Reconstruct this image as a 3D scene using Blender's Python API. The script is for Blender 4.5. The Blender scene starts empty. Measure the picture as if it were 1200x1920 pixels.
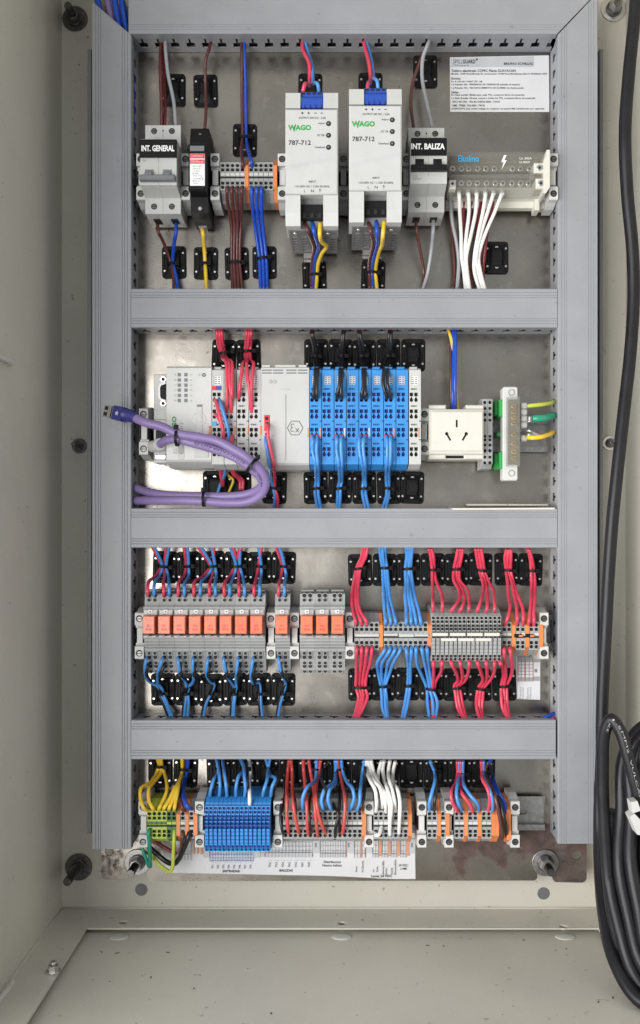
import bpy, bmesh, math, random
from mathutils import Vector, Matrix
random.seed(7)
R = math.radians
scene = bpy.context.scene
COL = scene.collection

# ------------------------------------------------------------------ camera
# mounting plate = plane y 0, camera 1 m in front of it on the axis; lens shift puts that axis a
# little right of and below the picture's middle, as in the photograph (a straight-on view).
F, VX, VY = 1800.0, 640.0, 985.0
cd = bpy.data.cameras.new('camera'); cam = bpy.data.objects.new('camera', cd); COL.objects.link(cam)
cam.location = (0, -1.0, 0); cam.rotation_euler = (R(90), 0, 0)
cd.sensor_fit = 'VERTICAL'; cd.sensor_height = 24; cd.lens = 24 * F / 1920
cd.shift_x = (600 - VX) / 1920; cd.shift_y = (VY - 960) / 1920
cd.clip_start = 0.01; cd.clip_end = 100
scene.camera = cam

# ------------------------------------------------------------------ light
w = bpy.data.worlds.new('World'); scene.world = w; w.use_nodes = True
w.node_tree.nodes['Background'].inputs[0].default_value = (0.93, 0.97, 1.0, 1)
w.node_tree.nodes['Background'].inputs[1].default_value = 0.54
def area(name, loc, aim, sx, sy, power, col):
    l = bpy.data.lights.new(name, 'AREA'); l.shape = 'RECTANGLE'; l.size = sx; l.size_y = sy
    l.energy = power; l.color = col
    o = bpy.data.objects.new(name, l); COL.objects.link(o); o.location = loc
    o.rotation_euler = (Vector(aim) - Vector(loc)).to_track_quat('-Z', 'Y').to_euler()
area('window_light', (-1.25, -1.35, -0.22), (-0.1, 0, -0.15), 2.1, 1.4, 74, (1, 0.985, 0.96))
scene.view_settings.view_transform = 'Standard'; scene.view_settings.look = 'None'
scene.view_settings.exposure = 0.0; scene.view_settings.gamma = 1

# ------------------------------------------------------------------ materials
def mat(name, col, rough=0.45, metal=0.0, var=0.06, scale=60.0, bump=0.0, bscale=400.0, spec=0.5, alpha=1.0, trans=0.0, rand=0.0, rvar=0.1, specks=0.0):
    m = bpy.data.materials.new(name); m.use_nodes = True
    nt = m.node_tree; N = nt.nodes; L = nt.links
    b = N['Principled BSDF']
    b.inputs['Metallic'].default_value = metal
    b.inputs['Specular IOR Level'].default_value = spec
    b.inputs['Alpha'].default_value = alpha
    b.inputs['Transmission Weight'].default_value = trans
    g = N.new('ShaderNodeNewGeometry')
    n = N.new('ShaderNodeTexNoise'); n.inputs['Scale'].default_value = scale; n.inputs['Detail'].default_value = 5
    L.new(g.outputs['Position'], n.inputs['Vector'])
    r = N.new('ShaderNodeMapRange'); L.new(n.outputs['Fac'], r.inputs['Value'])
    r.inputs['From Min'].default_value = 0.3; r.inputs['From Max'].default_value = 0.7
    r.inputs['To Min'].default_value = 1 - var; r.inputs['To Max'].default_value = 1 + var
    last = r.outputs['Result']
    if rand:
        oi = N.new('ShaderNodeObjectInfo'); r2 = N.new('ShaderNodeMapRange'); L.new(oi.outputs['Random'], r2.inputs['Value'])
        r2.inputs['To Min'].default_value = 1 - rand; r2.inputs['To Max'].default_value = 1 + rand
        mu = N.new('ShaderNodeMath'); mu.operation = 'MULTIPLY'; L.new(last, mu.inputs[0]); L.new(r2.outputs['Result'], mu.inputs[1]); last = mu.outputs[0]
    sc = N.new('ShaderNodeVectorMath'); sc.operation = 'SCALE'; sc.inputs[0].default_value = col
    L.new(last, sc.inputs['Scale']); L.new(sc.outputs['Vector'], b.inputs['Base Color'])
    rr = N.new('ShaderNodeMapRange'); L.new(n.outputs['Fac'], rr.inputs['Value'])
    rr.inputs['To Min'].default_value = max(0.03, rough - rvar); rr.inputs['To Max'].default_value = min(1, rough + rvar)
    L.new(rr.outputs['Result'], b.inputs['Roughness'])
    if specks:
        n3 = N.new('ShaderNodeTexNoise'); n3.inputs['Scale'].default_value = 150; n3.inputs['Detail'].default_value = 2; L.new(g.outputs['Position'], n3.inputs['Vector'])
        r3 = N.new('ShaderNodeMapRange'); L.new(n3.outputs['Fac'], r3.inputs['Value']); r3.inputs['From Min'].default_value = 0.71; r3.inputs['From Max'].default_value = 0.76
        r3.inputs['To Min'].default_value = 1; r3.inputs['To Max'].default_value = 1 - specks
        n4 = N.new('ShaderNodeTexNoise'); n4.inputs['Scale'].default_value = 5; n4.inputs['Detail'].default_value = 7; n4.inputs['Roughness'].default_value = 0.7; L.new(g.outputs['Position'], n4.inputs['Vector'])
        r4 = N.new('ShaderNodeMapRange'); L.new(n4.outputs['Fac'], r4.inputs['Value']); r4.inputs['From Min'].default_value = 0.3; r4.inputs['From Max'].default_value = 0.5; r4.inputs['To Min'].default_value = 0.92; r4.inputs['To Max'].default_value = 1
        mu = N.new('ShaderNodeMath'); mu.operation = 'MULTIPLY'; L.new(r3.outputs['Result'], mu.inputs[0]); L.new(r4.outputs['Result'], mu.inputs[1])
        s2 = N.new('ShaderNodeVectorMath'); s2.operation = 'SCALE'; L.new(sc.outputs['Vector'], s2.inputs[0]); L.new(mu.outputs[0], s2.inputs['Scale']); L.new(s2.outputs['Vector'], b.inputs['Base Color'])
    if bump:
        n2 = N.new('ShaderNodeTexNoise'); n2.inputs['Scale'].default_value = bscale; n2.inputs['Detail'].default_value = 3
        L.new(g.outputs['Position'], n2.inputs['Vector'])
        bp = N.new('ShaderNodeBump'); bp.inputs['Strength'].default_value = bump; bp.inputs['Distance'].default_value = 0.0006
        L.new(n2.outputs['Fac'], bp.inputs['Height']); L.new(bp.outputs['Normal'], b.inputs['Normal'])
    return m
MAT = {
 'duct': mat('grey_pvc', (0.285, 0.292, 0.315), 0.40, bump=0.10, bscale=250, var=0.05, scale=25, specks=0.2),
 'paint': mat('pebble_paint', (0.64, 0.615, 0.54), 0.38, bump=0.25, bscale=700, var=0.04, scale=9, specks=0.45),
 'white': mat('white_plastic', (0.51, 0.51, 0.497), 0.42, var=0.03, rand=0.02),
 'ivory': mat('ivory_plastic', (0.64, 0.625, 0.56), 0.3, var=0.02),
 'lgrey': mat('light_grey_plastic', (0.57, 0.57, 0.555), 0.45, var=0.05, rand=0.04),
 'tgrey': mat('terminal_grey_plastic', (0.33, 0.335, 0.33), 0.5, var=0.08, rand=0.06),
 'mgrey': mat('mid_grey_plastic', (0.17, 0.175, 0.185), 0.45),
 'orange': mat('orange_plastic', (0.74, 0.225, 0.07), 0.5, rand=0.05),
 'relay': mat('orange_relay_plastic', (0.88, 0.24, 0.13), 0.22, alpha=0.8, rand=0.05, var=0.08, scale=160),
 'blue': mat('blue_plastic', (0.033, 0.245, 0.62), 0.45, rand=0.05),
 'navy': mat('dark_blue_plastic', (0.008, 0.035, 0.25), 0.5),
 'cblue': mat('connector_blue_plastic', (0.02, 0.07, 0.38), 0.4),
 'black': mat('black_plastic', (0.010, 0.010, 0.011), 0.48, bump=0.1, spec=0.18),
 'hole': mat('dark_cavity', (0.012, 0.012, 0.013), 0.7),
 'metal': mat('zinc_metal', (0.62, 0.61, 0.59), 0.33, metal=1.0),
 'dmetal': mat('dark_steel', (0.16, 0.155, 0.15), 0.35, metal=1.0, var=0.3, scale=300),
 'indigo': mat('indigo_plastic', (0.03, 0.03, 0.17), 0.4),
 'nickel': mat('bright_nickel', (0.82, 0.80, 0.76), 0.22, metal=1.0),
 'zinc': mat('dull_zinc', (0.38, 0.375, 0.37), 0.4, metal=1.0, var=0.2, scale=250),
 'case': mat('aluminium_case', (0.22, 0.22, 0.225), 0.45, metal=0.3),
 'frame': mat('brown_grey_plastic', (0.20, 0.185, 0.145), 0.45, var=0.15),
 'brass': mat('brass', (0.75, 0.56, 0.25), 0.3, metal=1.0),
 'paper': mat('paper', (0.68, 0.68, 0.70), 0.6, var=0.03, scale=30),
 'ink': mat('black_ink', (0.02, 0.02, 0.022), 0.6),
 'gink': mat('grey_ink', (0.22, 0.22, 0.24), 0.6),
 'lgink': mat('pale_grey_ink', (0.50, 0.51, 0.53), 0.6),
 'oink': mat('orange_ink', (0.62, 0.30, 0.18), 0.6),
 'bink': mat('blue_ink', (0.10, 0.18, 0.45), 0.6),
 'green': mat('green_print', (0.03, 0.30, 0.06), 0.5),
 'cyan': mat('cyan_print', (0.06, 0.42, 0.75), 0.5),
 'redp': mat('red_print', (0.68, 0.03, 0.05), 0.5),
 'wprint': mat('white_print', (0.85, 0.85, 0.85), 0.5),
 'gplastic': mat('green_plastic', (0.03, 0.33, 0.07), 0.4),
 'gyel': mat('yellow_green_plastic', (0.42, 0.52, 0.06), 0.5, rand=0.12),
 'dgreen': mat('dark_green_plastic', (0.05, 0.16, 0.03), 0.5),
 'clear': mat('clear_plastic', (0.30, 0.285, 0.25), 0.07, alpha=0.22, rvar=0.03),
 'clear2': mat('clear_thick_plastic', (0.78, 0.78, 0.76), 0.15, alpha=0.55, rvar=0.03),
 'gum': mat('white_sealant', (0.62, 0.61, 0.57), 0.5),
}
WM = {
 'red': mat('red_insulation', (0.68, 0.06, 0.11), 0.27),
 'coral': mat('faded_red_insulation', (0.55, 0.075, 0.065), 0.27),
 'brown': mat('brown_insulation', (0.105, 0.034, 0.032), 0.27),
 'maroon': mat('maroon_insulation', (0.20, 0.02, 0.03), 0.27),
 'blue': mat('dark_blue_insulation', (0.014, 0.075, 0.46), 0.27),
 'sky': mat('light_blue_insulation', (0.075, 0.28, 0.66), 0.27),
 'yellow': mat('yellow_insulation', (0.80, 0.53, 0.045), 0.27),
 'lime': mat('yellow_green_insulation', (0.48, 0.56, 0.08), 0.27),
 'green': mat('green_insulation', (0.02, 0.28, 0.17), 0.27),
 'white': mat('white_insulation', (0.80, 0.79, 0.76), 0.27),
 'grey': mat('grey_insulation', (0.33, 0.34, 0.36), 0.27),
 'black': mat('black_insulation', (0.014, 0.014, 0.016), 0.3),
 'purple': mat('purple_insulation', (0.22, 0.16, 0.345), 0.45, bump=0.15, bscale=300),
 'rubber': mat('black_rubber', (0.011, 0.011, 0.014), 0.38, spec=0.32, bump=0.12, bscale=500, var=0.2),
}

def plate_material():
    m = bpy.data.materials.new('galvanised_steel'); m.use_nodes = True
    nt = m.node_tree; N = nt.nodes; L = nt.links; b = N['Principled BSDF']
    g = N.new('ShaderNodeNewGeometry')
    def noise(s, d=6, r=0.55):
        n = N.new('ShaderNodeTexNoise'); n.inputs['Scale'].default_value = s; n.inputs['Detail'].default_value = d
        n.inputs['Roughness'].default_value = r; L.new(g.outputs['Position'], n.inputs['Vector']); return n.outputs['Fac']
    def rng(v, a, c, d=0.0, e=1.0):
        r = N.new('ShaderNodeMapRange'); L.new(v, r.inputs['Value'])
        r.inputs['From Min'].default_value = a; r.inputs['From Max'].default_value = c
        r.inputs['To Min'].default_value = d; r.inputs['To Max'].default_value = e; return r.outputs['Result']
    def mth(op, a, c):
        x = N.new('ShaderNodeMath'); x.operation = op; x.use_clamp = op == 'MULTIPLY'
        for i, v in enumerate((a, c)):
            if isinstance(v, float): x.inputs[i].default_value = v
            else: L.new(v, x.inputs[i])
        return x.outputs[0]
    def mix(f, a, c):
        x = N.new('ShaderNodeMix'); x.data_type = 'RGBA'; L.new(f, x.inputs[0])
        for k, v in ((6, a), (7, c)):
            if isinstance(v, tuple): x.inputs[k].default_value = v + (1,)
            else: L.new(v, x.inputs[k])
        return x.outputs[2]
    cloud = rng(noise(14), 0.3, 0.7)
    c = mix(cloud, (0.27, 0.247, 0.218), (0.37, 0.345, 0.31))
    blotch = rng(noise(55, 2), 0.60, 0.66); c = mix(mth('MULTIPLY', blotch, 0.35), c, (0.45, 0.42, 0.38))
    pits = rng(noise(170, 2), 0.70, 0.74); c = mix(mth('MULTIPLY', pits, 0.8), c, (0.10, 0.09, 0.08))
    # rust stain along the plate's bottom right edge, and a smaller one bottom left
    sp = N.new('ShaderNodeSeparateXYZ'); L.new(g.outputs['Position'], sp.inputs[0])
    wob = rng(noise(26), 0.3, 0.7, -0.035, 0.035)
    xx = mth('ADD', sp.outputs['X'], wob); zz = mth('ADD', sp.outputs['Z'], wob)
    low = mth('MULTIPLY', rng(zz, -0.362, -0.340), rng(zz, -0.285, -0.298))
    rust = mth('MULTIPLY', mth('MULTIPLY', low, rng(xx, 0.085, 0.105)), rng(noise(120), 0.15, 0.36))
    rust2 = mth('MULTIPLY', mth('MULTIPLY', low, rng(xx, -0.19, -0.205)), rng(noise(160), 0.42, 0.6))
    rs = mth('MAXIMUM', rust, rust2)
    rc = mix(rng(noise(90), 0.35, 0.65), (0.055, 0.034, 0.030), (0.115, 0.07, 0.06))
    c = mix(mth('MULTIPLY', rs, 0.95), c, rc)
    L.new(c, b.inputs['Base Color'])
    L.new(mth('SUBTRACT', 1.0, mth('MULTIPLY', rs, 0.8)), b.inputs['Metallic'])
    ro = rng(noise(22), 0.3, 0.7, 0.22, 0.36)
    L.new(mth('MAXIMUM', ro, mth('MULTIPLY', rs, 0.6)), b.inputs['Roughness'])
    bp = N.new('ShaderNodeBump'); bp.inputs['Strength'].default_value = 0.2; bp.inputs['Distance'].default_value = 0.0008
    L.new(noise(45, 4), bp.inputs['Height']); L.new(bp.outputs['Normal'], b.inputs['Normal'])
    return m
MAT['plate'] = plate_material()

# ------------------------------------------------------------------ geometry helpers
VO = [0.0, 0.0, 1.0]
def view(ox=0, oy=0, s=1.0): VO[:] = [ox, oy, s]
def P(x, y, h=0.0):
    """photo pixel on the plane h metres in front of the mounting plate -> world point"""
    x = VO[0] + x / VO[2]; y = VO[1] + y / VO[2]; d = 1 - h
    return Vector(((x - VX) * d / F, -h, (VY - y) * d / F))

def catmull(pts, k=6):
    if len(pts) == 2: return [pts[0].lerp(pts[1], i / k) for i in range(k + 1)]
    q = [pts[0] * 2 - pts[1]] + list(pts) + [pts[-1] * 2 - pts[-2]]
    out = []
    for i in range(1, len(q) - 2):
        a, b, c, d = q[i - 1], q[i], q[i + 1], q[i + 2]
        # centripetal parametrisation: no overshoot where points are unevenly spaced
        t0 = 0; t1 = t0 + max((b - a).length, 1e-6) ** .5; t2 = t1 + max((c - b).length, 1e-6) ** .5; t3 = t2 + max((d - c).length, 1e-6) ** .5
        for j in range(k):
            t = t1 + (t2 - t1) * j / k
            A1 = a * ((t1 - t) / (t1 - t0)) + b * ((t - t0) / (t1 - t0))
            A2 = b * ((t2 - t) / (t2 - t1)) + c * ((t - t1) / (t2 - t1))
            A3 = c * ((t3 - t) / (t3 - t2)) + d * ((t - t2) / (t3 - t2))
            B1 = A1 * ((t2 - t) / (t2 - t0)) + A2 * ((t - t0) / (t2 - t0))
            B2 = A2 * ((t3 - t) / (t3 - t1)) + A3 * ((t - t1) / (t3 - t1))
            out.append(B1 * ((t2 - t) / (t2 - t1)) + B2 * ((t - t1) / (t2 - t1)))
    out.append(q[-2]); return out

TXT = {}
def text2d(s, off=0.0):
    key = (s, off)
    if key not in TXT:
        c = bpy.data.curves.new('t', 'FONT'); c.body = s; c.resolution_u = 2; c.offset = off
        o = bpy.data.objects.new('t', c); COL.objects.link(o)
        me = bpy.data.meshes.new_from_object(o)
        vs = [(v.co.x, v.co.y) for v in me.vertices]; fs = [tuple(p.vertices) for p in me.polygons]
        bpy.data.objects.remove(o); bpy.data.curves.remove(c); bpy.data.meshes.remove(me)
        x0 = min(v[0] for v in vs); x1 = max(v[0] for v in vs); y0 = min(v[1] for v in vs); y1 = max(v[1] for v in vs)
        TXT[key] = ([((x - x0) / max(x1 - x0, 1e-6), (y - y0) / max(y1 - y0, 1e-6)) for x, y in vs], fs)
    return TXT[key]

class MB:
    def __init__(s): s.v = []; s.f = []; s.fm = []; s.fs = []
    def add(s, vs, fs, m=0, smooth=False):
        o = len(s.v); s.v += [tuple(v) for v in vs]
        for f in fs: s.f.append(tuple(i + o for i in f)); s.fm.append(m); s.fs.append(smooth)
        return s
    def loft(s, rings, m=0, smooth=False, cap0=True, cap1=True):
        n = len(rings[0]); vs = [p for r in rings for p in r]; fs = []
        for i in range(len(rings) - 1):
            for j in range(n):
                k = (j + 1) % n; fs.append((i * n + j, i * n + k, (i + 1) * n + k, (i + 1) * n + j))
        s.add(vs, fs, m, smooth)
        o = len(s.v) - len(vs)
        for c, base in ((cap0, 0), (cap1, (len(rings) - 1) * n)):
            if c: s.f.append(tuple(o + base + j for j in range(n))); s.fm.append(m); s.fs.append(False)
        return s
    def wbox(s, X0, X1, Z0, Z1, h0, h1, b=0.0004, m=0):
        rg = []
        for h, i in ((h0, 0), (h1 - b, 0), (h1, b)) if b else ((h0, 0), (h1, 0)):
            rg.append([(X0 + i, -h, Z0 + i), (X1 - i, -h, Z0 + i), (X1 - i, -h, Z1 - i), (X0 + i, -h, Z1 - i)])
        return s.loft(rg, m)
    def box(s, x0, y0, x1, y1, h0, h1, b=0.0004, m=0):
        a = P(x0, y1, h1); c = P(x1, y0, h1); return s.wbox(a.x, c.x, a.z, c.z, h0, h1, b, m)
    def prismx(s, X0, X1, prof, m=0):
        return s.loft([[(X0, -h, z) for z, h in prof], [(X1, -h, z) for z, h in prof]], m)
    def prismz(s, Z0, Z1, prof, m=0):
        return s.loft([[(x, -h, Z0) for x, h in prof], [(x, -h, Z1) for x, h in prof]], m)
    def poly(s, pts, h0, h1, m=0):
        """pixel outline at depth h1, given real thickness"""
        q = [P(x, y, h1) for x, y in pts]
        return s.loft([[(p.x, -h0, p.z) for p in q], [(p.x, -h1, p.z) for p in q]], m)
    def rrect(s, X0, X1, Z0, Z1, rad, h0, h1, b=0.0, m=0, seg=4):
        def ring(i, h):
            out = []; r = max(rad - i, 0.0001)
            for cx, cz, a0 in ((X1 - rad, Z0 + rad, -90), (X1 - rad, Z1 - rad, 0), (X0 + rad, Z1 - rad, 90), (X0 + rad, Z0 + rad, 180)):
                for k in range(seg + 1):
                    a = R(a0 + 90 * k / seg); out.append((cx + r * math.cos(a), -h, cz + r * math.sin(a)))
            return out
        return s.loft([ring(0, h0), ring(0, h1 - b), ring(b, h1)] if b else [ring(0, h0), ring(0, h1)], m)
    def cyl(s, X, Z, r, h0, h1, n=14, m=0, b=0.0, r1=None, rot=0.0):
        def ring(rr, h): return [(X + rr * math.cos(rot + 2 * math.pi * i / n), -h, Z + rr * math.sin(rot + 2 * math.pi * i / n)) for i in range(n)]
        rg = [ring(r, h0), ring(r if r1 is None else r1, h1 - b)]
        if b: rg.append(ring((r if r1 is None else r1) - b, h1))
        return s.loft(rg, m, n > 8)
    def pcyl(s, x, y, r, h0, h1, **k):
        p = P(x, y, h1); return s.cyl(p.x, p.z, r, h0, h1, **k)
    def ring(s, X, Z, r0, r1, h0, h1, n=18, m=0):
        def c(r, h): return [(X + r * math.cos(2 * math.pi * i / n), -h, Z + r * math.sin(2 * math.pi * i / n)) for i in range(n)]
        rr = [c(r0, h0), c(r1, h0), c(r1, h1), c(r0, h1), c(r0, h0)]
        return s.loft(rr, m, False, False, False)
    def tube(s, pts, r, n=8, k=6, m=0, raw=False):
        pp = pts if raw else catmull([Vector(p) for p in pts], k)
        T = [(pp[min(i + 1, len(pp) - 1)] - pp[max(i - 1, 0)]).normalized() for i in range(len(pp))]
        u = T[0].orthogonal().normalized(); rg = []
        for i, p in enumerate(pp):
            u = (u - T[i] * u.dot(T[i])).normalized(); v = T[i].cross(u)
            rr = r(i / (len(pp) - 1)) if callable(r) else r
            rg.append([p + (u * math.cos(2 * math.pi * j / n) + v * math.sin(2 * math.pi * j / n)) * rr for j in range(n)])
        return s.loft(rg, m, True)
    def sheet(s, outline, holes, fn, t, m=0):
        """flat sheet with real holes: 2-d loops -> fn(u, v, w), w from 0 to t"""
        bm = bmesh.new()
        for lp in [outline] + holes:
            vs = [bm.verts.new((u, v, 0)) for u, v in lp]
            for i in range(len(vs)): bm.edges.new((vs[i - 1], vs[i]))
        bmesh.ops.triangle_fill(bm, use_beauty=True, use_dissolve=False, edges=bm.edges[:], normal=(0, 0, 1))
        ft = [tuple(v.index for v in f.verts) for f in (bm.verts.index_update(), bm.faces)[1]]
        vv = [(v.co.x, v.co.y) for v in bm.verts]; n = len(vv)
        sides = [(e.verts[0].index, e.verts[1].index, e.verts[1].index + n, e.verts[0].index + n) for e in bm.edges if len(e.link_faces) == 1]
        bm.free()
        return s.add([fn(u, v, 0) for u, v in vv] + [fn(u, v, t) for u, v in vv], ft + [tuple(i + n for i in f) for f in ft] + sides, m)
    def text(s, t, x0, y0, x1, y1, h, off=0.0, rot=0, m=0):
        """flat lettering filling the pixel box; rot 1 = reading upwards, -1 = downwards"""
        vs, fs = text2d(t, off); a = P(x0, y1, h); c = P(x1, y0, h); out = []
        for u, v in vs:
            if rot == 1: u, v = 1 - v, u
            elif rot == -1: u, v = v, 1 - u
            out.append((a.x + (c.x - a.x) * u, -h, a.z + (c.z - a.z) * v))
        return s.add(out, fs, m)
    def line(s, x0, y0, x1, y1, wd, h, m=0):
        a = P(x0, y0, h); c = P(x1, y1, h); d = (c - a).normalized(); nn = Vector((-d.z, 0, d.x)) * wd / 2
        return s.add([a + nn, c + nn, c - nn, a - nn], [(0, 1, 2, 3)], m)
    def quad(s, x0, y0, x1, y1, h, m=0):
        a = P(x0, y1, h); c = P(x1, y0, h)
        return s.add([(a.x, -h, a.z), (c.x, -h, a.z), (c.x, -h, c.z), (a.x, -h, c.z)], [(0, 1, 2, 3)], m)
    def build(s, name, mats, parent=None, loc=None, label=None):
        if not isinstance(mats, (list, tuple)): mats = [mats]
        loc = Vector(loc) if loc is not None else (wloc(parent) if parent else Vector((0, 0, 0)))
        me = bpy.data.meshes.new(name); me.from_pydata([(x - loc.x, y - loc.y, z - loc.z) for x, y, z in s.v], [], s.f)
        for k in mats: me.materials.append(MAT[k] if isinstance(k, str) else k)
        me.polygons.foreach_set('material_index', s.fm); me.polygons.foreach_set('use_smooth', s.fs)
        bm = bmesh.new(); bm.from_mesh(me); bmesh.ops.recalc_face_normals(bm, faces=bm.faces); bm.to_mesh(me); bm.free()
        o = bpy.data.objects.new(name, me); COL.objects.link(o)
        if parent: o.parent = parent; o.location = loc - wloc(parent)
        else: o.location = loc
        if label: o['label'] = label
        return o
def wloc(o):
    p = Vector((0, 0, 0))
    while o is not None: p = p + o.location; o = o.parent
    return p
LABELS = {}
def tag(o, label, cat, group=None):
    if label in LABELS: print('DUP LABEL', label)
    nw = len(label.split())
    if nw < 4 or nw > 16: print('LABEL LEN', nw, label)
    LABELS[label] = 1
    o['label'] = label; o['category'] = cat
    if group: o['group'] = group
    return o
def thing(name, label, cat, loc, group=None):
    o = bpy.data.objects.new(name, None); o.empty_display_size = 0.01; COL.objects.link(o); o.location = loc
    return tag(o, label, cat, group)
def dup(root, loc, label, group=None):
    def cp(o, par):
        c = o.copy(); COL.objects.link(c)
        if par is not None: c.parent = par
        for ch in kids.get(o, []): cp(ch, c)
        return c
    kids = {}
    for o in COL.objects:
        if o.parent: kids.setdefault(o.parent, []).append(o)
    r = cp(root, None); r.location = loc
    return tag(r, label, root['category'], group or root.get('group'))
def ordn(i, n):
    if n == 1: return ''
    if i == 0: return 'left' if n == 2 else 'leftmost'
    if i == n - 1: return 'right' if n == 2 else 'rightmost'
    if n == 3: return 'middle'
    wd = ['', 'second', 'third', 'fourth', 'fifth', 'sixth', 'seventh', 'eighth', 'ninth']
    return wd[i] + ' from left' if i <= (n - 1) / 2 else wd[n - 1 - i] + ' from right'
def rect(x0, y0, x1, y1): return [(x0, y0), (x1, y0), (x1, y1), (x0, y1)]
def circ(x, y, r, n=10): return [(x + r * math.cos(2 * math.pi * i / n), y + r * math.sin(2 * math.pi * i / n)) for i in range(n)]

def wires(col, pts, lab, n=None, r=1.7, fer=None, group=None, name='wire'):
    """insulated wires through pixel points (x or list of x, y or list, height mm[, spacing])"""
    for p in pts:
        if isinstance(p[0], list): n = len(p[0])
    n = n or 1
    for i in range(n):
        q = []
        for p in pts:
            x = p[0][i] if isinstance(p[0], list) else p[0] + ((i - (n - 1) / 2) * p[3] if len(p) > 3 else 0)
            y = p[1][i] if isinstance(p[1], list) else p[1]
            j = 0.0 if p is pts[0] or p is pts[-1] else 0.7
            hh = p[2] + (random.uniform(-1.8, 1.8) if n > 1 and j else 0)
            q.append(P(x + random.uniform(-j, j) * 1.6, y, hh / 1000))
        o = MB().tube(q, r / 1000).build(name, WM[col], None, q[0])
        tag(o, lab.format(o=ordn(i, n)).replace('  ', ' '), name, group or 'wires of the panel')
        if fer:
            d = (q[1] - q[0]).normalized()
            MB().tube([q[0] - d * 0.0008, q[0] + d * 0.005], (r + 0.25) / 1000, 10, 3).build('ferrule', fer if not isinstance(fer, str) else WM[fer], o)

# ------------------------------------------------------------------ the cabinet shell
view()
DB = -0.030                                    # back panel lies 30 mm behind the mounting plate
bl = P(116, 1703, DB); tr = P(1173, -30, DB)
XL, XR, ZB, ZT = bl.x, tr.x, bl.z, tr.z
YF = -0.26
cab = thing('electrical_cabinet', 'pebble grey painted steel cabinet shell enclosing all the wiring, with bolted bottom plate', 'cabinet', (0, 0.03, ZB))
def yb(X0, X1, Y0, Y1, Z0, Z1, b=0): return MB().wbox(X0, X1, Z0, Z1, -Y1, -Y0, b)
yb(XL, XR, 0.030, 0.032, ZB - .01, ZT + .01).build('back_panel', 'paint', cab)
yb(XL - .002, XL, YF, 0.032, ZB - .01, ZT + .01).build('side_wall', 'paint', cab)
yb(XR, XR + .002, YF, 0.032, ZB - .01, ZT + .01).build('side_wall', 'paint', cab)
yb(XL, XR, YF, 0.030, ZT, ZT + .002).build('roof', 'paint', cab)
# bottom rim with the big rectangular opening, holes for the plate bolts
rimL, rimR, rimB = XL + .040, XR - .043, 0.030 - .050
def onfloor(px, py): # pixel -> (X, Y) on the floor plane
    d = -ZB * F / (py - VY); return ((px - VX) * d / F, d - 1)
holes = [onfloor(231, 1729), onfloor(641, 1731), onfloor(1056, 1737)]
m = MB()
fl = lambda u, v, w: (u, v, ZB - w)
m.sheet(rect(XL, rimB, XR, .030), [circ(x, y, .0045, 12) for x, y in holes], fl, .002)
for r_ in (rect(XL, YF, rimL, rimB), rect(rimR, YF, XR, rimB), rect(rimL, YF, rimR, YF + .030)): m.sheet(r_, [], fl, .002)
m.build('bottom_rim', 'paint', cab)
gl = MB(); gl.wbox(XL + .006, XR - .006, ZB - .0085, ZB - .0065, -.024, -(YF + .012), 0)
glp = gl.build('bottom_plate', 'paint', cab)
for i, (x, y) in enumerate(holes):
    q = MB(); rg = []
    y2 = rimB - .006
    for r, dz in ((.0108, 0), (.0092, .0007), (.004, .0009)):
        rg.append([(x + r * math.cos(a), y2 + r * .8 * math.sin(a), ZB - .0065 + dz) for a in [2 * math.pi * k / 16 for k in range(16)]])
    q.loft(rg, 0, True).build('washer', 'gum', glp)
# fold seams
MB().tube([(XL + .001, .029, ZB + .0006), (XR - .001, .029, ZB + .0006)], .0012, 6, 8).build('seam', 'paint', cab)
MB().tube([(XL + .0006, .028, ZB), (XL + .0006, YF, ZB)], .0012, 6, 8).build('seam', 'paint', cab)
# nut on the rim, left
bx, by = onfloor(100, 1822)
nb = MB()
def cylz(m, x, y, r, z0, z1, n, mt=0): m.loft([[(x + r * math.cos(2 * math.pi * k / n), y + r * math.sin(2 * math.pi * k / n), z) for k in range(n)] for z in (z0, z1)], mt, n > 8)
cylz(nb, bx, by, .0068, ZB, ZB + .0012, 18); o = nb.build('rim_bolt', 'metal', cab)
nb = MB(); cylz(nb, bx, by, .005, ZB + .0012, ZB + .0062, 6); nb.build('nut', 'metal', o)
nb = MB(); cylz(nb, bx, by, .0028, ZB + .0062, ZB + .0095, 12); nb.build('stud', 'metal', o)
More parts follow.
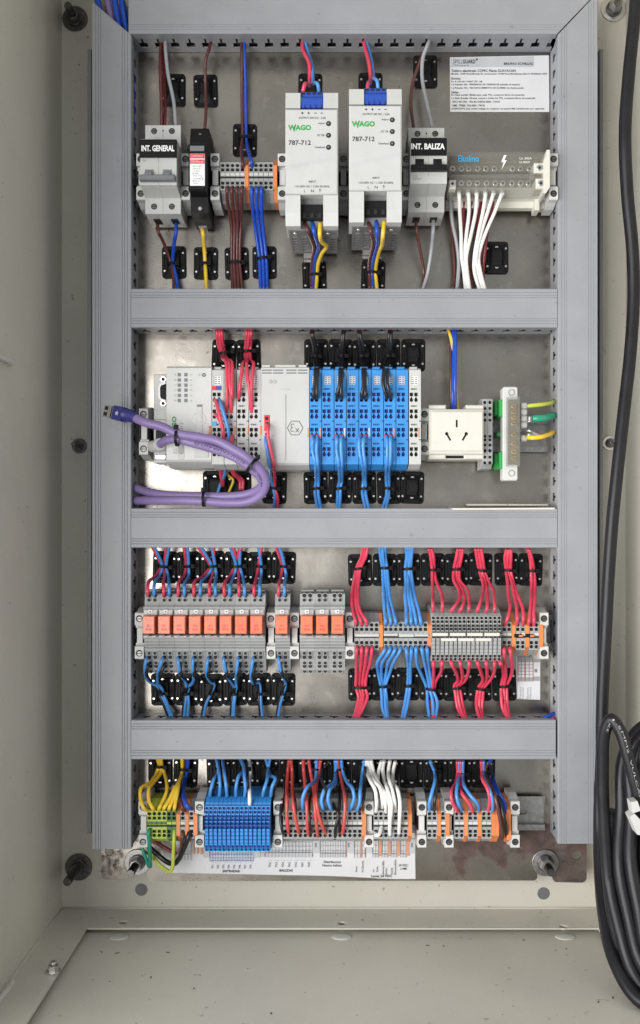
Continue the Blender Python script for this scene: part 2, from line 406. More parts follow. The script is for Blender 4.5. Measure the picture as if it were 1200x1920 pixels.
# pale clips on the left wall
for py in (681, 1838):
    d = (XL - 0) * F / (18 - VX); p = Vector((XL, d - 1, (VY - py) * d / F))
    MB().tube([p, p + Vector((.003, -.002, .0)), p + Vector((.004, -.016, 0)), p + Vector((.003, -.045, 0))], .0026, 8, 5).build('wall_clip', 'gum', cab)
def stud(px, py, rw, length, dark, name, par, h0, tilt=0):
    p = P(px, py, h0)
    m = MB(); m.cyl(p.x, p.z, rw, h0, h0 + .0018, 24, b=.0004); o = m.build(name, 'zinc' if name == 'plate_bolt' else 'dmetal' if dark else 'metal', par)
    m = MB(); m.cyl(p.x, p.z, rw * .62, h0 + .0018, h0 + .0045, 20, b=.0005); m.build('spring_washer', 'dmetal', o)
    m = MB(); m.cyl(p.x, p.z, rw * .52, h0 + .0045, h0 + .013, 6, b=.0008, rot=.3); m.build('nut', 'dmetal' if dark and name != 'plate_bolt' else 'zinc', o)
    m = MB(); q = []
    L = length - .013
    rr = rw * .30
    m.tube([Vector((p.x, -(h0 + .013), p.z)), Vector((p.x, -(h0 + length), p.z))], rr, 12, max(4, int(L / .0006)), raw=False)
    # thread: alternate radii along the shaft
    n = 12; rings = len(m.v) // n
    for i in range(rings):
        if i % 2:
            for j in range(n):
                x, y, z = m.v[i * n + j]; m.v[i * n + j] = (p.x + (x - p.x) * .88, y, p.z + (z - p.z) * .88)
    m.build('stud', 'dmetal' if dark else 'metal', o)
    return o
stud(141, 36, .0135, .028, True, 'corner_bolt', cab, -.0302 + .0002)
stud(1150, 18, .0135, .036, False, 'corner_bolt', cab, -.030)
stud(148, 1625, .0145, .045, True, 'corner_bolt', cab, -.030)
stud(149, 836, .0080, .024, True, 'side_bolt', cab, -.030)
stud(1143, 831, .0080, .024, False, 'side_bolt', cab, -.030)
for px, py in ((265, 1668), (1019, 1675)):
    p = P(px, py, DB); m = MB(); m.cyl(p.x, p.z, .0066, -.030, -.0292, 20, b=.0004); m.build('hole_plug', 'mgrey', cab)

# ------------------------------------------------------------------ mounting plate on its studs
mp = thing('mounting_plate', 'galvanised steel mounting plate behind the ducts with rust stains along its bottom edge', 'mounting plate', (0, 0, P(0, 1650).z))
z0, zt = P(0, 1652).z, P(0, -25).z
def U(px, py): p = P(px, py); return (p.x, p.z)
ol = []
def arc(px, py, r, a0, a1, n=6):
    for k in range(n + 1):
        a = R(a0 + (a1 - a0) * k / n); ol.append(U(px + r * math.cos(a), py - r * math.sin(a)))
arc(200, 1640, 10, 180, 270)
arc(232, 1640, 8, 270, 350); ol += [U(240, 1628)]
arc(258, 1616, 19, 215, -35, 10); ol += [U(274, 1628)]
arc(286, 1642, 10, 190, 270)
arc(1000, 1643, 8, 270, 350)
arc(1022, 1622, 19, 215, -35, 10)
arc(1044, 1646, 8, 190, 270)
arc(1090, 1645, 10, 270, 360)
ol += [U(1100, -20), U(190, -20)]
m = MB(); m.sheet(ol, [[U(*q) for q in circ(1081, 1604, 9, 14)], [U(*q) for q in circ(205, 1597, 8, 14)]], lambda u, v, w: (u, -w, v), -.002)
m.build('plate', 'plate', mp)
for xx in (164, 1124):
    m = MB(); m.box(xx, 92, xx + 7, 1563, -.024, .010, .0003); m.build('side_flange', 'case', mp)
stud(258, 1616, .0135, .034, True, 'plate_bolt', mp, 0.0005)
stud(1022, 1617, .0140, .030, True, 'plate_bolt', mp, 0.0005)

# ------------------------------------------------------------------ slotted wiring ducts
HD = .041
def duct(label, x0, y0, x1, y1, vert=False, outline=None, walls=(1, 1), off=0.0):
    a = P(x0, y1, HD); c = P(x1, y0, HD)
    t = thing('wiring_duct', label, 'wiring duct', ((a.x + c.x) / 2, 0, a.z), 'slotted wiring ducts')
    lo, hi = (a.x, c.x) if vert else (a.z, c.z)           # across
    s0, s1 = (a.z, c.z) if vert else (a.x, c.x)           # along
    def pt(u, v, h): return (u, -h, v) if vert else (v, -h, u)
    # cover: lipped profile with fine grooves near both long edges
    W = hi - lo; prof = [(lo, .031), (lo, HD - .0007), (lo + .0007, HD)]
    for g in (.0035, .0062, .0085): prof += [(lo + g, HD), (lo + g + .0004, HD - .0005), (lo + g + .0008, HD)]
    prof += [(hi - (u - lo), h) for u, h in reversed(prof)]
    prof += [(hi - .001, .031), (hi - .001, HD - .0018), (lo + .001, HD - .0018), (lo + .001, .031)]
    m = MB()
    if outline is None:
        m.loft([[pt(u, s0, h) for u, h in prof], [pt(u, s1, h) for u, h in prof]])
    else:
        m.loft([[pt(u, s0, h) for u, h in prof], [pt(u, outline(u), h) for u, h in prof]])
    m.build('cover', 'duct', t)
    m = MB(); m.loft([[pt(u, s, h) for u, h in ((lo + .0015, .0006), (hi - .0015, .0006), (hi - .0015, .0022), (lo + .0015, .0022))] for s in (s0, s1 if outline is None else outline(hi))])
    m.build('channel_floor', 'duct', t)
    pitch = .01605; gap = .0022; hole = .0086
    for sd in (0, 1):
        u0, u1 = (lo + .0012, lo + .0022) if sd == 0 else (hi - .0022, hi - .0012)
        e1 = s1 if outline is None else outline(u0)
        m = MB()
        def slab(prof2): m.loft([[pt(u, s, h) for s, h in prof2] for u in (u0, u1)])
        slab([(s0, .0006), (e1, .0006), (e1, .0105), (s0, .0105)])
        k = s0 - pitch * .37 - off
        while k < e1:
            p = [(k + hole / 2, .0105), (k + pitch - hole / 2, .0105), (k + pitch - hole / 2, .0200), (k + pitch - gap / 2, .0205), (k + pitch - gap / 2, .0385), (k + gap / 2, .0385), (k + gap / 2, .0205), (k + hole / 2, .0200)]
            p = [(min(max(s, s0), e1), h) for s, h in p]
            if max(s for s, h in p) - min(s for s, h in p) > .002: slab(p)
            k += pitch
        m.build('slotted_wall', 'duct', t)
    # the wires lying in the duct, added in black so its slots look dark
    e0 = (s1 if outline is None else min(outline(lo), outline(hi)) - .01)
    wd_ = (hi - lo)
    for k, (f, h, r, c) in enumerate(((.20, .0075, .0045, 'black'), (.50, .0080, .0050, 'black'), (.80, .0075, .0045, 'black'), (.22, .0185, .0050, 'black'), (.50, .0200, .0056, 'black'), (.78, .0185, .0050, 'black'))):
        q = [Vector(pt(lo + wd_ * f + random.uniform(-.001, .001), s0 + .004 + (e0 - s0 - .008) * j / 8, h + random.uniform(-.0007, .0007))) for j in range(9)]
        if k == 0: wl = tag(MB().tube(q, r, 8, 3).build('added_cable_bundle', WM[c], None, q[0]), 'added dark cables lying inside the ' + label.split(',')[0][:60].split(' above')[0].split(' beside')[0], 'cable bundle', 'added cables lying in the ducts')
        else: MB().tube(q, r, 8, 3).build('cable', WM[c], wl)
    return t
def lcut(u):   # diagonal cut at the head of the left duct
    p0, p1 = P(172, 2, HD), P(246, 66, HD)
    return p0.z + (p1.z - p0.z) * (u - p0.x) / (p1.x - p0.x)
duct('left upright grey duct, top corner cut diagonally, a purple cable plug lying over it', 172, 0, 246, 1592, True, lcut)
def rcut(u):
    p0, p1 = P(1045, 66, HD), P(1110, -2, HD)
    return p0.z + (p1.z - p0.z) * (u - p0.x) / (p1.x - p0.x)
duct('right upright grey duct beside the thick black hanging cable', 1046, 0, 1121, 1582, True, rcut)
def tcut(v):
    p0, p1 = P(1044, 65, HD), P(1111, -5, HD)
    return p0.x + (p1.x - p0.x) * (v - p0.z) / (p1.z - p0.z) - .0006
duct('topmost level grey duct above the two power supplies', 241, -22, 1043, 63, False, tcut)
duct('second level grey duct, between the power supplies and the blue modules', 246, 541, 1045, 614)
duct('third level grey duct, between the purple cable loop and the orange relays', 246, 953, 1045, 1027)
duct('lowest level grey duct, under the relays and over the bottom terminals', 246, 1350, 1042, 1424)

# ------------------------------------------------------------------ DIN rails
def rail(label, y, x0=253, x1=1040):
    a = P(x0, y); c = P(x1, y); t = thing('din_rail', label, 'mounting rail', ((a.x + c.x) / 2, 0, a.z), 'zinc mounting rails')
    z = a.z
    prof = [(.0175, .0065), (.0175, .0075), (.0118, .0075), (.0118, .0018), (-.0118, .0018), (-.0118, .0075), (-.0175, .0075), (-.0175, .0065), (-.0128, .0065), (-.0128, .0008), (.0128, .0008), (.0128, .0065)]
    m = MB()
    m.prismx(a.x, c.x, [(z + u, h) for u, h in prof[:4]] + [(z + .0118, .0008)] + [(z + .0128, .0008), (z + .0128, .0065)])
    m.prismx(a.x, c.x, [(z - u, h) for u, h in prof[:4]] + [(z - .0118, .0008)] + [(z - .0128, .0008), (z - .0128, .0065)])
    hs = []; X = c.x - .022
    while X > a.x + .02:
        hs.append([(X - .0075 + (0 if abs(q) < 90 else 0) + .003 * math.cos(R(q)) + (.009 if math.cos(R(q)) > 0 else 0), z + .003 * math.sin(R(q))) for q in range(15, 375, 30)]); X -= .025
    m.sheet([(a.x, z - .0118), (c.x, z - .0118), (c.x, z + .0118), (a.x, z + .0118)], hs, lambda u, v, w: (u, -.0008 - w, v), .001)
    m.build('rail', 'zinc', t)
    return z
ZR = [rail('zinc rail behind the breakers and power supplies', 360), rail('zinc rail behind the blue modules and the socket', 817, 253, 1024),
      rail('zinc rail behind the orange relays', 1183), rail('zinc rail of the bottom terminals, its slotted end bare at right', 1521, 253, 1019)]

# ------------------------------------------------------------------ end clamps
def clamp_proto():
    t = thing('end_clamp', '__proto clamp to be named', 'end clamp', (0, 0, 0), 'light grey end clamps on the rails')
    w2 = .0044
    m = MB()
    for s in (1, -1):
        m.prismx(-w2, w2, [(s * z, h) for z, h in ((.0075, .006), (.0075, .0395), (.0105, .0395), (.0105, .0450), (.0225, .0450), (.0232, .0440), (.0232, .036), (.0265, .024), (.0265, .006))])
    m.prismx(-w2 * .62, w2 * .62, [(-.0075, .006), (-.0075, .042), (.0075, .042), (.0075, .006)])
    for z in (.0125, -.0125): m.wbox(-w2, w2, z - .0004, z + .0004, .040, .0454, 0)
    m.build('body', 'lgrey', t)
    m = MB(); m.wbox(-w2 * .98, -w2 * .63, -.0072, .0072, .006, .036, 0); m.wbox(w2 * .63, w2 * .98, -.0072, .0072, .006, .036, 0); m.build('spring_foot', 'black', t)
    for z in (.0172, -.0172):
        m = MB(); m.cyl(0, z, .0034, .0440, .0451, 16, m=2); m.cyl(.0003, z - .0003, .0024, .0440, .0453, 14, m=0)
        m.wbox(-.0019, .0024, z - .0006, z, .0452, .0455, 0, 2)
        m.build('screw', ['dmetal', 'metal', 'hole'], t)
    return t
CL = clamp_proto(); first = [True]
def clamp(row, xc, label):
    X = P(xc, 0, .045).x; loc = (X, 0, ZR[row])
    if first[0]:
        first[0] = False; LABELS.pop(CL['label'], None); CL.location = loc; tag(CL, label, 'end clamp', CL['group']); return CL
    return dup(CL, loc, label)
view()
for row, x, lb in ((0, 264, 'light grey end clamp half hidden at the left edge of the grey handled breaker'), (0, 348, 'light grey end clamp between the grey handled breaker and the black fuse holder'),
    (0, 403, 'light grey end clamp between the black fuse holder and the grey terminals'), (0, 529, 'light grey end clamp squeezed between orange plate and left power supply'),
    (0, 644, 'light grey end clamp between the two white power supplies'), (0, 762, 'light grey end clamp between right power supply and black handled breaker'),
    (0, 1038, 'light grey end clamp right of the clear busbar box'),
    (1, 269, 'light grey end clamp behind the loose purple cable end'), (1, 796, 'light grey end clamp between the white end module and the ivory socket'),
    (2, 261, 'light grey end clamp left of the eight relays'), (2, 508, 'light grey end clamp between the eight relays and the lone relay'),
    (2, 552, 'light grey end clamp between the lone relay and the three unwired relays'), (2, 656, 'light grey end clamp between the three unwired relays and the red wired terminals'),
    (2, 1020, 'light grey end clamp at the right end of the relay row, by the right duct'),
    (3, 268, 'light grey end clamp left of the yellow green earth terminals'), (3, 374, 'light grey end clamp between the orange plate and the blue terminals'),
    (3, 521, 'light grey end clamp right of the blue terminals'), (3, 692, 'light grey end clamp left of the white wired terminals'),
    (3, 791, 'light grey end clamp right of the white wired terminals'), (3, 842, 'light grey end clamp left of the terminals with four orange plates'),
    (3, 966, 'light grey end clamp at the far right of the bottom row by bare rail')):
    clamp(row, x, lb)

# ------------------------------------------------------------------ terminal blocks
def term_mesh(kind):
    """one rail terminal, 4.9 mm (low) or 4.3 mm (stacked levels) wide, front plate with real wire openings over a dark core"""
    m = MB()
    if kind in ('low', 'earth'):
        W = .00492; g = .00012
        m.prismx(g, W - g, [(-.0215, .008), (-.0215, .029), (-.0165, .037), (-.0145, .0415), (.0145, .0415), (.0165, .037), (.0215, .029), (.0215, .008)])
        c = W / 2
        hs = [circ(c, z, .0019, 10) for z in (.0108, -.0108)] + [rect(c - .0017, z - .0017, c + .0017, z + .0015) for z in (.0066, -.0066)]
        m.sheet(rect(g, -.0140, W - g, .0140), hs, lambda u, v, w: (u, -.0416 - w, v), .0034)
        for z in (.0066, -.0066): m.wbox(c - .0019, c + .0019, z - .0019, z + .0017, .0416, .0420, 0, 1)
        for z in (.0108, -.0108): m.cyl(c, z, .0021, .0416, .0420, 10, m=1)
        m.wbox(g, W - g, -.0021, -.0003, .045, .0452, 0, 1)
        m.wbox(g + .0001, W - g - .0001, .0004, .0030, .045, .0458, .0002, 2)
    else:
        W = .00433; g = .00014; c = W / 2
        # three stepped levels above, smooth marker zone and one level below
        m.prismx(g, W - g, [(-.0275, .008), (-.0275, .030), (-.0245, .046), (-.0175, .0485), (-.0010, .0520), (.0065, .0520), (.0085, .0515), (.0155, .0500), (.0225, .047), (.0265, .040), (.0285, .028), (.0285, .008)])
        def fn(u, v, w): return (u, -(.0524 - max(0, abs(v + .001) - .008) ** 1.15 * .42) - w, v)
        hs = [circ(c, z, .0016, 10) for z in (.0150, -.0222)] + [rect(c - .00145, z - .0013, c + .00145, z + .0013) for z in (.0186, .0111, .0079, .0043, .0003, -.0190)]
        m.sheet(rect(g, -.0242, W - g, .0208), hs, fn, .0028)
        for z in (.0186, .0111, .0079, .0043, .0003, -.0190, .0150, -.0222): 
            hh = -fn(0, z, 0)[1]; m.wbox(c - .0016, c + .0016, z - .0015, z + .0015, hh - .003, hh + .0006, 0, 1)
        for z in (-.0040, -.0080, -.0120, -.0155):
            hh = -fn(0, z, .0028)[1]; m.wbox(g, W - g, z - .00012, z + .00012, hh - .001, hh + .0003, 0, 3)
        hh = -fn(0, .0024, .0028)[1]; m.wbox(g, W - g, .0018, .0028, hh - .001, hh + .0002, 0, 3)
    return m
TM = {}
def term(kind, mats, parent, X, Z):
    key = (kind, tuple(mats))
    if key not in TM:
        o = term_mesh(kind).build('terminal_block', mats, parent, (0, 0, 0)); TM[key] = o.data
    else:
        o = bpy.data.objects.new('terminal_block', TM[key]); COL.objects.link(o); o.parent = parent
    o.location = Vector((X, 0, Z)) - wloc(parent)
    return o
def eplate(parent, X, Z, tall=False, mt='orange', w=.0036):
    m = MB(); z = .0105
    m.prismx(X, X + w, [(Z - .0215, .008), (Z - .0215, .031), (Z - z, .0462), (Z + z, .0462), (Z + .0215, .031), (Z + .0215, .008)])
    m.build('end_plate', mt, parent)
GREY = ['tgrey', 'hole', 'lgrey', 'mgrey']; BLUE = ['blue', 'navy', 'blue', 'navy']
TW = .00492
def strip(row, x0, pattern, label, kind='low', mats=None, h=.045):
    """pattern: digits = that many terminals, o = orange end plate, g = grey end plate"""
    X = P(x0, 0, h).x; Z = ZR[row]
    t = thing('terminal_strip', label, 'terminal strip', (X, 0, Z), 'terminal strips on the rails')
    xs = []
    import re
    for tok in re.findall(r'\d+|[a-z]', pattern):
        if tok == 'o': eplate(t, X, Z); X += .0037
        elif tok == 'g': eplate(t, X, Z, mt='lgrey', w=.0022); X += .0023
        elif tok == 'y':
            term('low', ['gyel', 'hole', 'dgreen', 'mgrey'], t, X, Z); xs.append(X + TW / 2); X += TW
        elif tok == 'd':
            term('low', ['dgreen', 'hole', 'gyel', 'mgrey'], t, X, Z); xs.append(X + TW / 2); X += TW
        elif tok == 'w':
            X += TW
        else:
            for _ in range(int(tok)):
                term(kind, mats or GREY, t, X, Z); wv = TW if kind == 'low' else .00433; xs.append(X + wv / 2); X += wv
    return t, [VX + x * F / (1 - h) for x in xs]

# ------------------------------------------------------------------ tie mounts and cable ties
def mount_proto():
    t = thing('tie_mount', '__proto mount to be named', 'cable tie mount', (0, 0, 0), 'black adhesive cable tie mounts')
    a, b = .0125, .0168
    m = MB(); m.rrect(-a, a, -b, b, .0036, 0.0002, .0022, .0005)
    # raised frame left and right, and an X of ridges
    for s in (-1, 1):
        m.wbox(s * .0105 - .0012, s * .0105 + .0012, -.011, .011, .002, .0032, .0004)
        for q in (-1, 1):
            m.prismx(-.0001, .0001, [(0, .002), (.0001, .002), (0, .0021)])
            A = Vector((s * .0040, -.003, q * .0052)); B = Vector((s * .0100, -.0022, q * .0148)); m.tube([A, B], .0008, 4, 1)
    m.build('base', 'black', t)
    m = MB()
    rg = []
    for u, v, h in ((.0075, .0135, .0018), (.0052, .0075, .0050), (.0046, .0052, .0054)):
        rg.append([(-u, -h, -v), (u, -h, -v), (u, -h, v), (-u, -h, v)])
    m.loft(rg); m.wbox(-.0058, -.0045, -.004, .004, .004, .0062, .0003); m.wbox(.0045, .0058, -.004, .004, .004, .0062, .0003)
    m.build('saddle', 'black', t)
    m = MB()
    for x in (-.0096, .0096):
        for z in (-.0092, .0092): m.cyl(x, z, .0011, .0023, .0026 if False else .0034, 8)
    m.build('rivet', 'metal', t)
    m = MB()
    for z in (-.0098, .0098): m.cyl(0, z, .0019, .0024, .0036, 12)
    m.build('screw', 'metal', t)
    return t
MT = mount_proto(); mfirst = [True]
def mounts(y, xs, lab, whats):
    n = len(xs); view()
    for i, (x, wh) in enumerate(zip(xs, whats)):
        lb = lab.format(o=ordn(i, n), w=wh).replace('  ', ' ')
        loc = P(x, y[i] if isinstance(y, list) else y)
        loc = loc + Vector((random.uniform(-.0005, .0005), 0, random.uniform(-.0006, .0006)))
        if mfirst[0]: mfirst[0] = False; LABELS.pop(MT['label'], None); MT.location = loc; tag(MT, lb, 'cable tie mount', MT['group'])
        else: dup(MT, loc, lb).rotation_euler.y = R(random.uniform(-2, 2))
nties = [0]
def tie(x, y, wpx, h0, h1, lab, hd=1, ang=0.0):
    """strap round a bundle: centre, width in px, depth span in mm"""
    c = P(x, y, (h0 + h1) / 2000); a = wpx / VO[2] / 2 * .53 / 1000 + .0008; b = (h1 - h0) / 2000
    t = thing('cable_tie', lab, 'cable tie', c, 'black cable ties')
    m = MB(); n = 16; rg = []; ang += random.uniform(-7, 7); wx, wz = math.cos(R(ang)), math.sin(R(ang))
    for k in range(n + 1):
        q = 2 * math.pi * k / n; ca, sa = math.cos(q), math.sin(q)
        rg.append([(c.x + (a + r) * ca * wx - dz * wz, c.y - (b + r) * sa, c.z + dz * wx + (a + r) * ca * wz) for r, dz in ((0, -.0013), (.0008, -.0013), (.0008, .0013), (0, .0013))])
    m.loft(rg, 0, False, False, False).build('strap', 'black', t)
    m = MB(); hx = c.x + hd * (a + .0016) * wx; hz = c.z + hd * (a + .0016) * wz; m.wbox(hx - .0021, hx + .0021, hz - .0021, hz + .0021, h1 / 1000 - .0045, h1 / 1000 - .0005, .0004); m.build('head', 'black', t)
    m = MB(); m.wbox(hx - .0010, hx + .0010, hz - .0007, hz + .0007, h1 / 1000 - .001, h1 / 1000 + .0008, .0002); m.build('tail', 'black', t)

ROW1T = '{o} of six tie mounts above the breakers, {w}'
mounts([171, 171, 264, 170, 168, 136], [325, 385, 460, 581, 694, 798], ROW1T, ['behind brown and grey wires', 'behind one brown wire', 'set lower, brown and blue wires', 'above left power supply', 'above right power supply', 'beside brown and grey wires'])
mounts([493, 494, 494, 493, 520, 520, 485], [326, 387, 444, 496, 590, 700, 930], '{o} of seven tie mounts under the first device row, {w}', ['brown and blue pair', 'yellow wire', 'four brown wires', 'three blue wires', 'below left power supply', 'below right power supply', 'empty, by white wires'])
mounts(667, [420.6, 466, 593, 638.5, 683, 728.5, 774], '{o} of seven tie mounts above the modules, {w}', ['red wires bending right', 'red wires straight', 'black pair', 'black pair', 'black pair', 'black pair', 'empty'])
mounts(914, [404, 448, 514.5, 592, 638, 683.5, 728.5, 773], '{o} of eight tie mounts below the modules, {w}', ['behind purple cable', 'behind purple cable loop', 'red and blue pair', 'light blue pair', 'light blue pair', 'light blue pair', 'light blue pair', 'empty'])
RB = 'red and blue wires'
mounts(1064, [309, 353, 398, 443, 487.6, 532], '{o} of six tie mounts above the orange relays, {w}', ['four wires', 'one pair', 'four wires', 'four wires', 'one pair', 'one pair'])
mounts(1293, [307, 351.6, 396, 441, 486, 531], '{o} of six tie mounts below the orange relays, {w}', ['two curved blue wires', 'two blue wires', 'bent blue wire', 'two blue wires', 'stepped blue wire', 'blue wire under lone relay'])
mounts(1068, [676, 720.6, 765, 810.7, 855.6, 901, 949, 994.6], '{o} of eight tie mounts above the terminals, {w}', ['three red wires', 'three blue wires', 'four blue wires', 'two red wires', 'three red wires', 'three red wires', 'three red wires', 'two red wires'])
mounts(1283, [674.5, 719, 764, 808.6, 853.5, 898, 944.6], '{o} of seven tie mounts below the terminals, {w}', ['four red wires', 'four blue wires', 'two blue wires', 'blue and red mixed', 'three red wires', 'three red wires', 'red wires by paper sticker'])
mounts(1446, [302, 347.5], '{o} of two tie mounts above earth terminals, {w}', ['yellow wires', 'yellow, brown and blue wires'])
mounts(1446, [411, 456, 501], '{o} of three tie mounts above blue terminals, {w}', ['two blue wires', 'blue and white wires', 'blue wires'])
mounts(1446, [546, 591, 636, 681, 726, 771], '{o} of six tie mounts above bottom grey terminals, {w}', ['faded red wires', 'crossing red and blue wires', 'black, red and blue', 'blue and white', 'white wires', 'empty'])
mounts(1446, [816, 861, 906], '{o} of three tie mounts above the orange striped terminals, {w}', ['blue wire', 'red and blue wires', 'red, blue and brown wires'])

# ------------------------------------------------------------------ row 1 devices
view()
def breaker(label, txt, x0, x1, yl0, yl1, handle, ytop, ynb, hy0, hy1, dark):
    hN, hB = .070, .046
    a, c = P(x0, 0, hN).x, P(x1, 0, hN).x
    zt = P(0, ytop, hB).z; zn1 = P(0, yl0 - 1, hN).z; zn0 = P(0, ynb, hN).z; zb = P(0, ynb + 53, hB).z
    t = thing('circuit_breaker', label, 'circuit breaker', ((a + c) / 2, 0, zb))
    m = MB(); mid = (a + c) / 2
    for X0, X1 in ((a, mid - .0001), (mid + .0001, c)):
        m.prismx(X0, X1, [(zb - .001, .006), (zb - .001, .030), (zb, hB), (zn0 - .0042, hB), (zn0, hN - .004), (zn0 + .0004, hN - .0004), (zn0 + .001, hN), (zn1 - .001, hN), (zn1, hN - .001), (zn1, hB), (zt - .0006, hB), (zt, hB - .0008), (zt, .006)])
    m.build('body', 'white', t)
    # switch window: dark recess, white bridge between the two levers
    zc0, zc1 = P(0, hy1, hN).z, P(0, hy0, hN).z
    m = MB()
    for X in (mid - .0087, mid + .0087): m.wbox(X - .0042, X + .0042, zc0, zc1, hN - .001, hN + .0002, 0, 0)
    m.build('switch_window', 'black' if dark else 'mgrey', t)
    m = MB()
    for X in (mid - .0087, mid + .0087): m.wbox(X - .0036, X + .0036, zc0 - .0005, zc0 + (zc1 - zc0) * .55, hN, hN + .0065, .0006)
    m.wbox(a + .0005, c - .0005, zc0 - .0022, zc0 + .0030, hN + .001, hN + .0080, .0010)
    m.build('toggle', 'black' if dark else 'mgrey', t)
    m = MB(); m.wbox(a + .0002, c - .0002, zc0 - .0068, zc0 - .0065, hN - .001, hN + .0003, 0); m.wbox(mid - .0003, mid + .0003, zc0 - .006, zn0 + .001, hN - .001, hN + .0002, 0)
    m.build('seam', 'lgrey', t)
    # name tag
    m = MB(); m.box(x0 - (2 if not dark else -2), yl0, x1 - (1 if not dark else 0), yl1, hN - .002, hN + .003, .0004); tg = m.build('name_tag', 'black', t)
    m = MB(); px = (x1 - x0)
    m.text(txt, x0 + px * .03, yl0 + (yl1 - yl0) * .34, x0 + px * .94, yl0 + (yl1 - yl0) * .69, hN + .0031, .035); m.build('lettering', 'wprint', tg)
    for X in (mid - .0088, mid + .0088):
        for z in (zt - .0063, zb + .0072):
            m = MB(); m.ring(X, z, .0031, .0035, hB - .0004, hB + .0003, 16, 1); m.cyl(X, z, .0031, hB - .0006, hB + .0001, 14, m=2)
            m.cyl(X, z, .0022, hB - .0006, hB + .0003, 12, m=0); m.wbox(X - .0021, X + .0021, z - .0003, z + .0003, hB, hB + .0005, 0, 2)
            m.build('terminal_screw', ['dmetal', 'lgrey', 'hole'], t)
        m = MB(); m.v = []
        m.wbox(X - .0034, X + .0034, zb - .0018, zb - .0007, .018, .033, 0); m.build('wire_entry', 'hole', t)
    for z in (zt - .006,):
        m = MB(); m.cyl(mid + .0001, z, .0008, hB - .0002, hB + .0002, 8); m.build('pin_hole', 'hole', t)
    m = MB()
    if dark:
        m.text('C6', x0 + 6, 329, x0 + 14, 333, hN + .0002); m.text('003977', x0 + 6, 334, x0 + 22, 337.5, hN + .0002)
    else:
        m.text('C6', x0 + 4, 299, x0 + 10, 303, hN + .0002)
    m.build('print', 'gink', t); return t
breaker('two pole white breaker with grey toggle and black tag reading INT. GENERAL', 'INT. GENERAL', 263, 331, 261, 294, 0, 234, 348, 318, 338, False)
breaker('two pole white breaker with black toggle and black tag reading INT. BALIZA', 'INT. BALIZA', 769, 838, 258, 290, 0, 239, 345, 298, 319, True)
# small white DIN catch under the right breaker
# fuse holder
t = thing('fuse_holder', 'narrow black fuse holder with red and white printed label', 'fuse holder', P(374, 430, .04))
m = MB(); a, c = P(357, 0, .048).x, P(390, 0, .048).x
Z = lambda y, h: P(0, y, h).z
m.prismx(a, c, [(Z(428, .01), .006), (Z(405, .046) + .001, .022), (Z(400, .046), .046), (Z(352, .046), .048), (Z(352, .046), .052), (Z(276, .046), .052), (Z(268, .05), .052), (Z(241, .046), .046), (Z(238, .046), .042), (Z(238, .046), .006)])
m.build('body', 'black', t)
m = MB(); m.box(353, 270, 385, 356, .045, .068, .0012); b_ = m.build('fuse_carrier', 'black', t)
m = MB(); m.box(356, 273, 383, 283, .066, .0686, .0003); m.build('window', 'mgrey', b_)
m = MB(); m.box(356, 288, 384, 348, .067, .0686, .0002); lb = m.build('label', 'wprint', b_)
m = MB()
m.quad(356.4, 288.5, 383.5, 297, .0688); m.quad(356.4, 299, 383.5, 307, .0688); m.build('red_band', 'redp', lb)
m = MB(); m.text('CONTRADO', 358, 290, 381, 295, .069); m.text('DEHNrail', 358, 300.5, 381, 305.5, .069); m.build('lettering', 'paper', lb)
m = MB()
for k, s in enumerate(['953 205', 'DR M 2P', 'Uc 255V', 'IEC 61643', 'T2 T3', 'Imax', '8/20 us', '16A gG']):
    m.text(s, 361 + (k % 3), 310 + k * 4.6, 378 - (k % 4) * 2, 313 + k * 4.6, .0688)
m.text('CE', 374, 333, 382, 338, .0688); m.build('lettering', 'gink', lb)
for y in (254, 391):
    m = MB(); m.pcyl(375, y, .0030, .045, .0482 if y < 300 else .0470, n=14, m=1); m.pcyl(375, y, .0018, .046, .0486 if y < 300 else .0473, n=10, m=0); m.build('screw', ['metal', 'hole'], t)
m = MB(); p = P(381, 428, .025); m.wbox(p.x - .004, p.x + .004, p.z - .001, p.z + .001, .015, .03, 0); m.build('foot', 'mgrey', t)

# terminals of row 1
S1, X1 = strip(0, 413, '5o5o', 'grey terminals with two orange plates, fed by brown and dark blue wires')

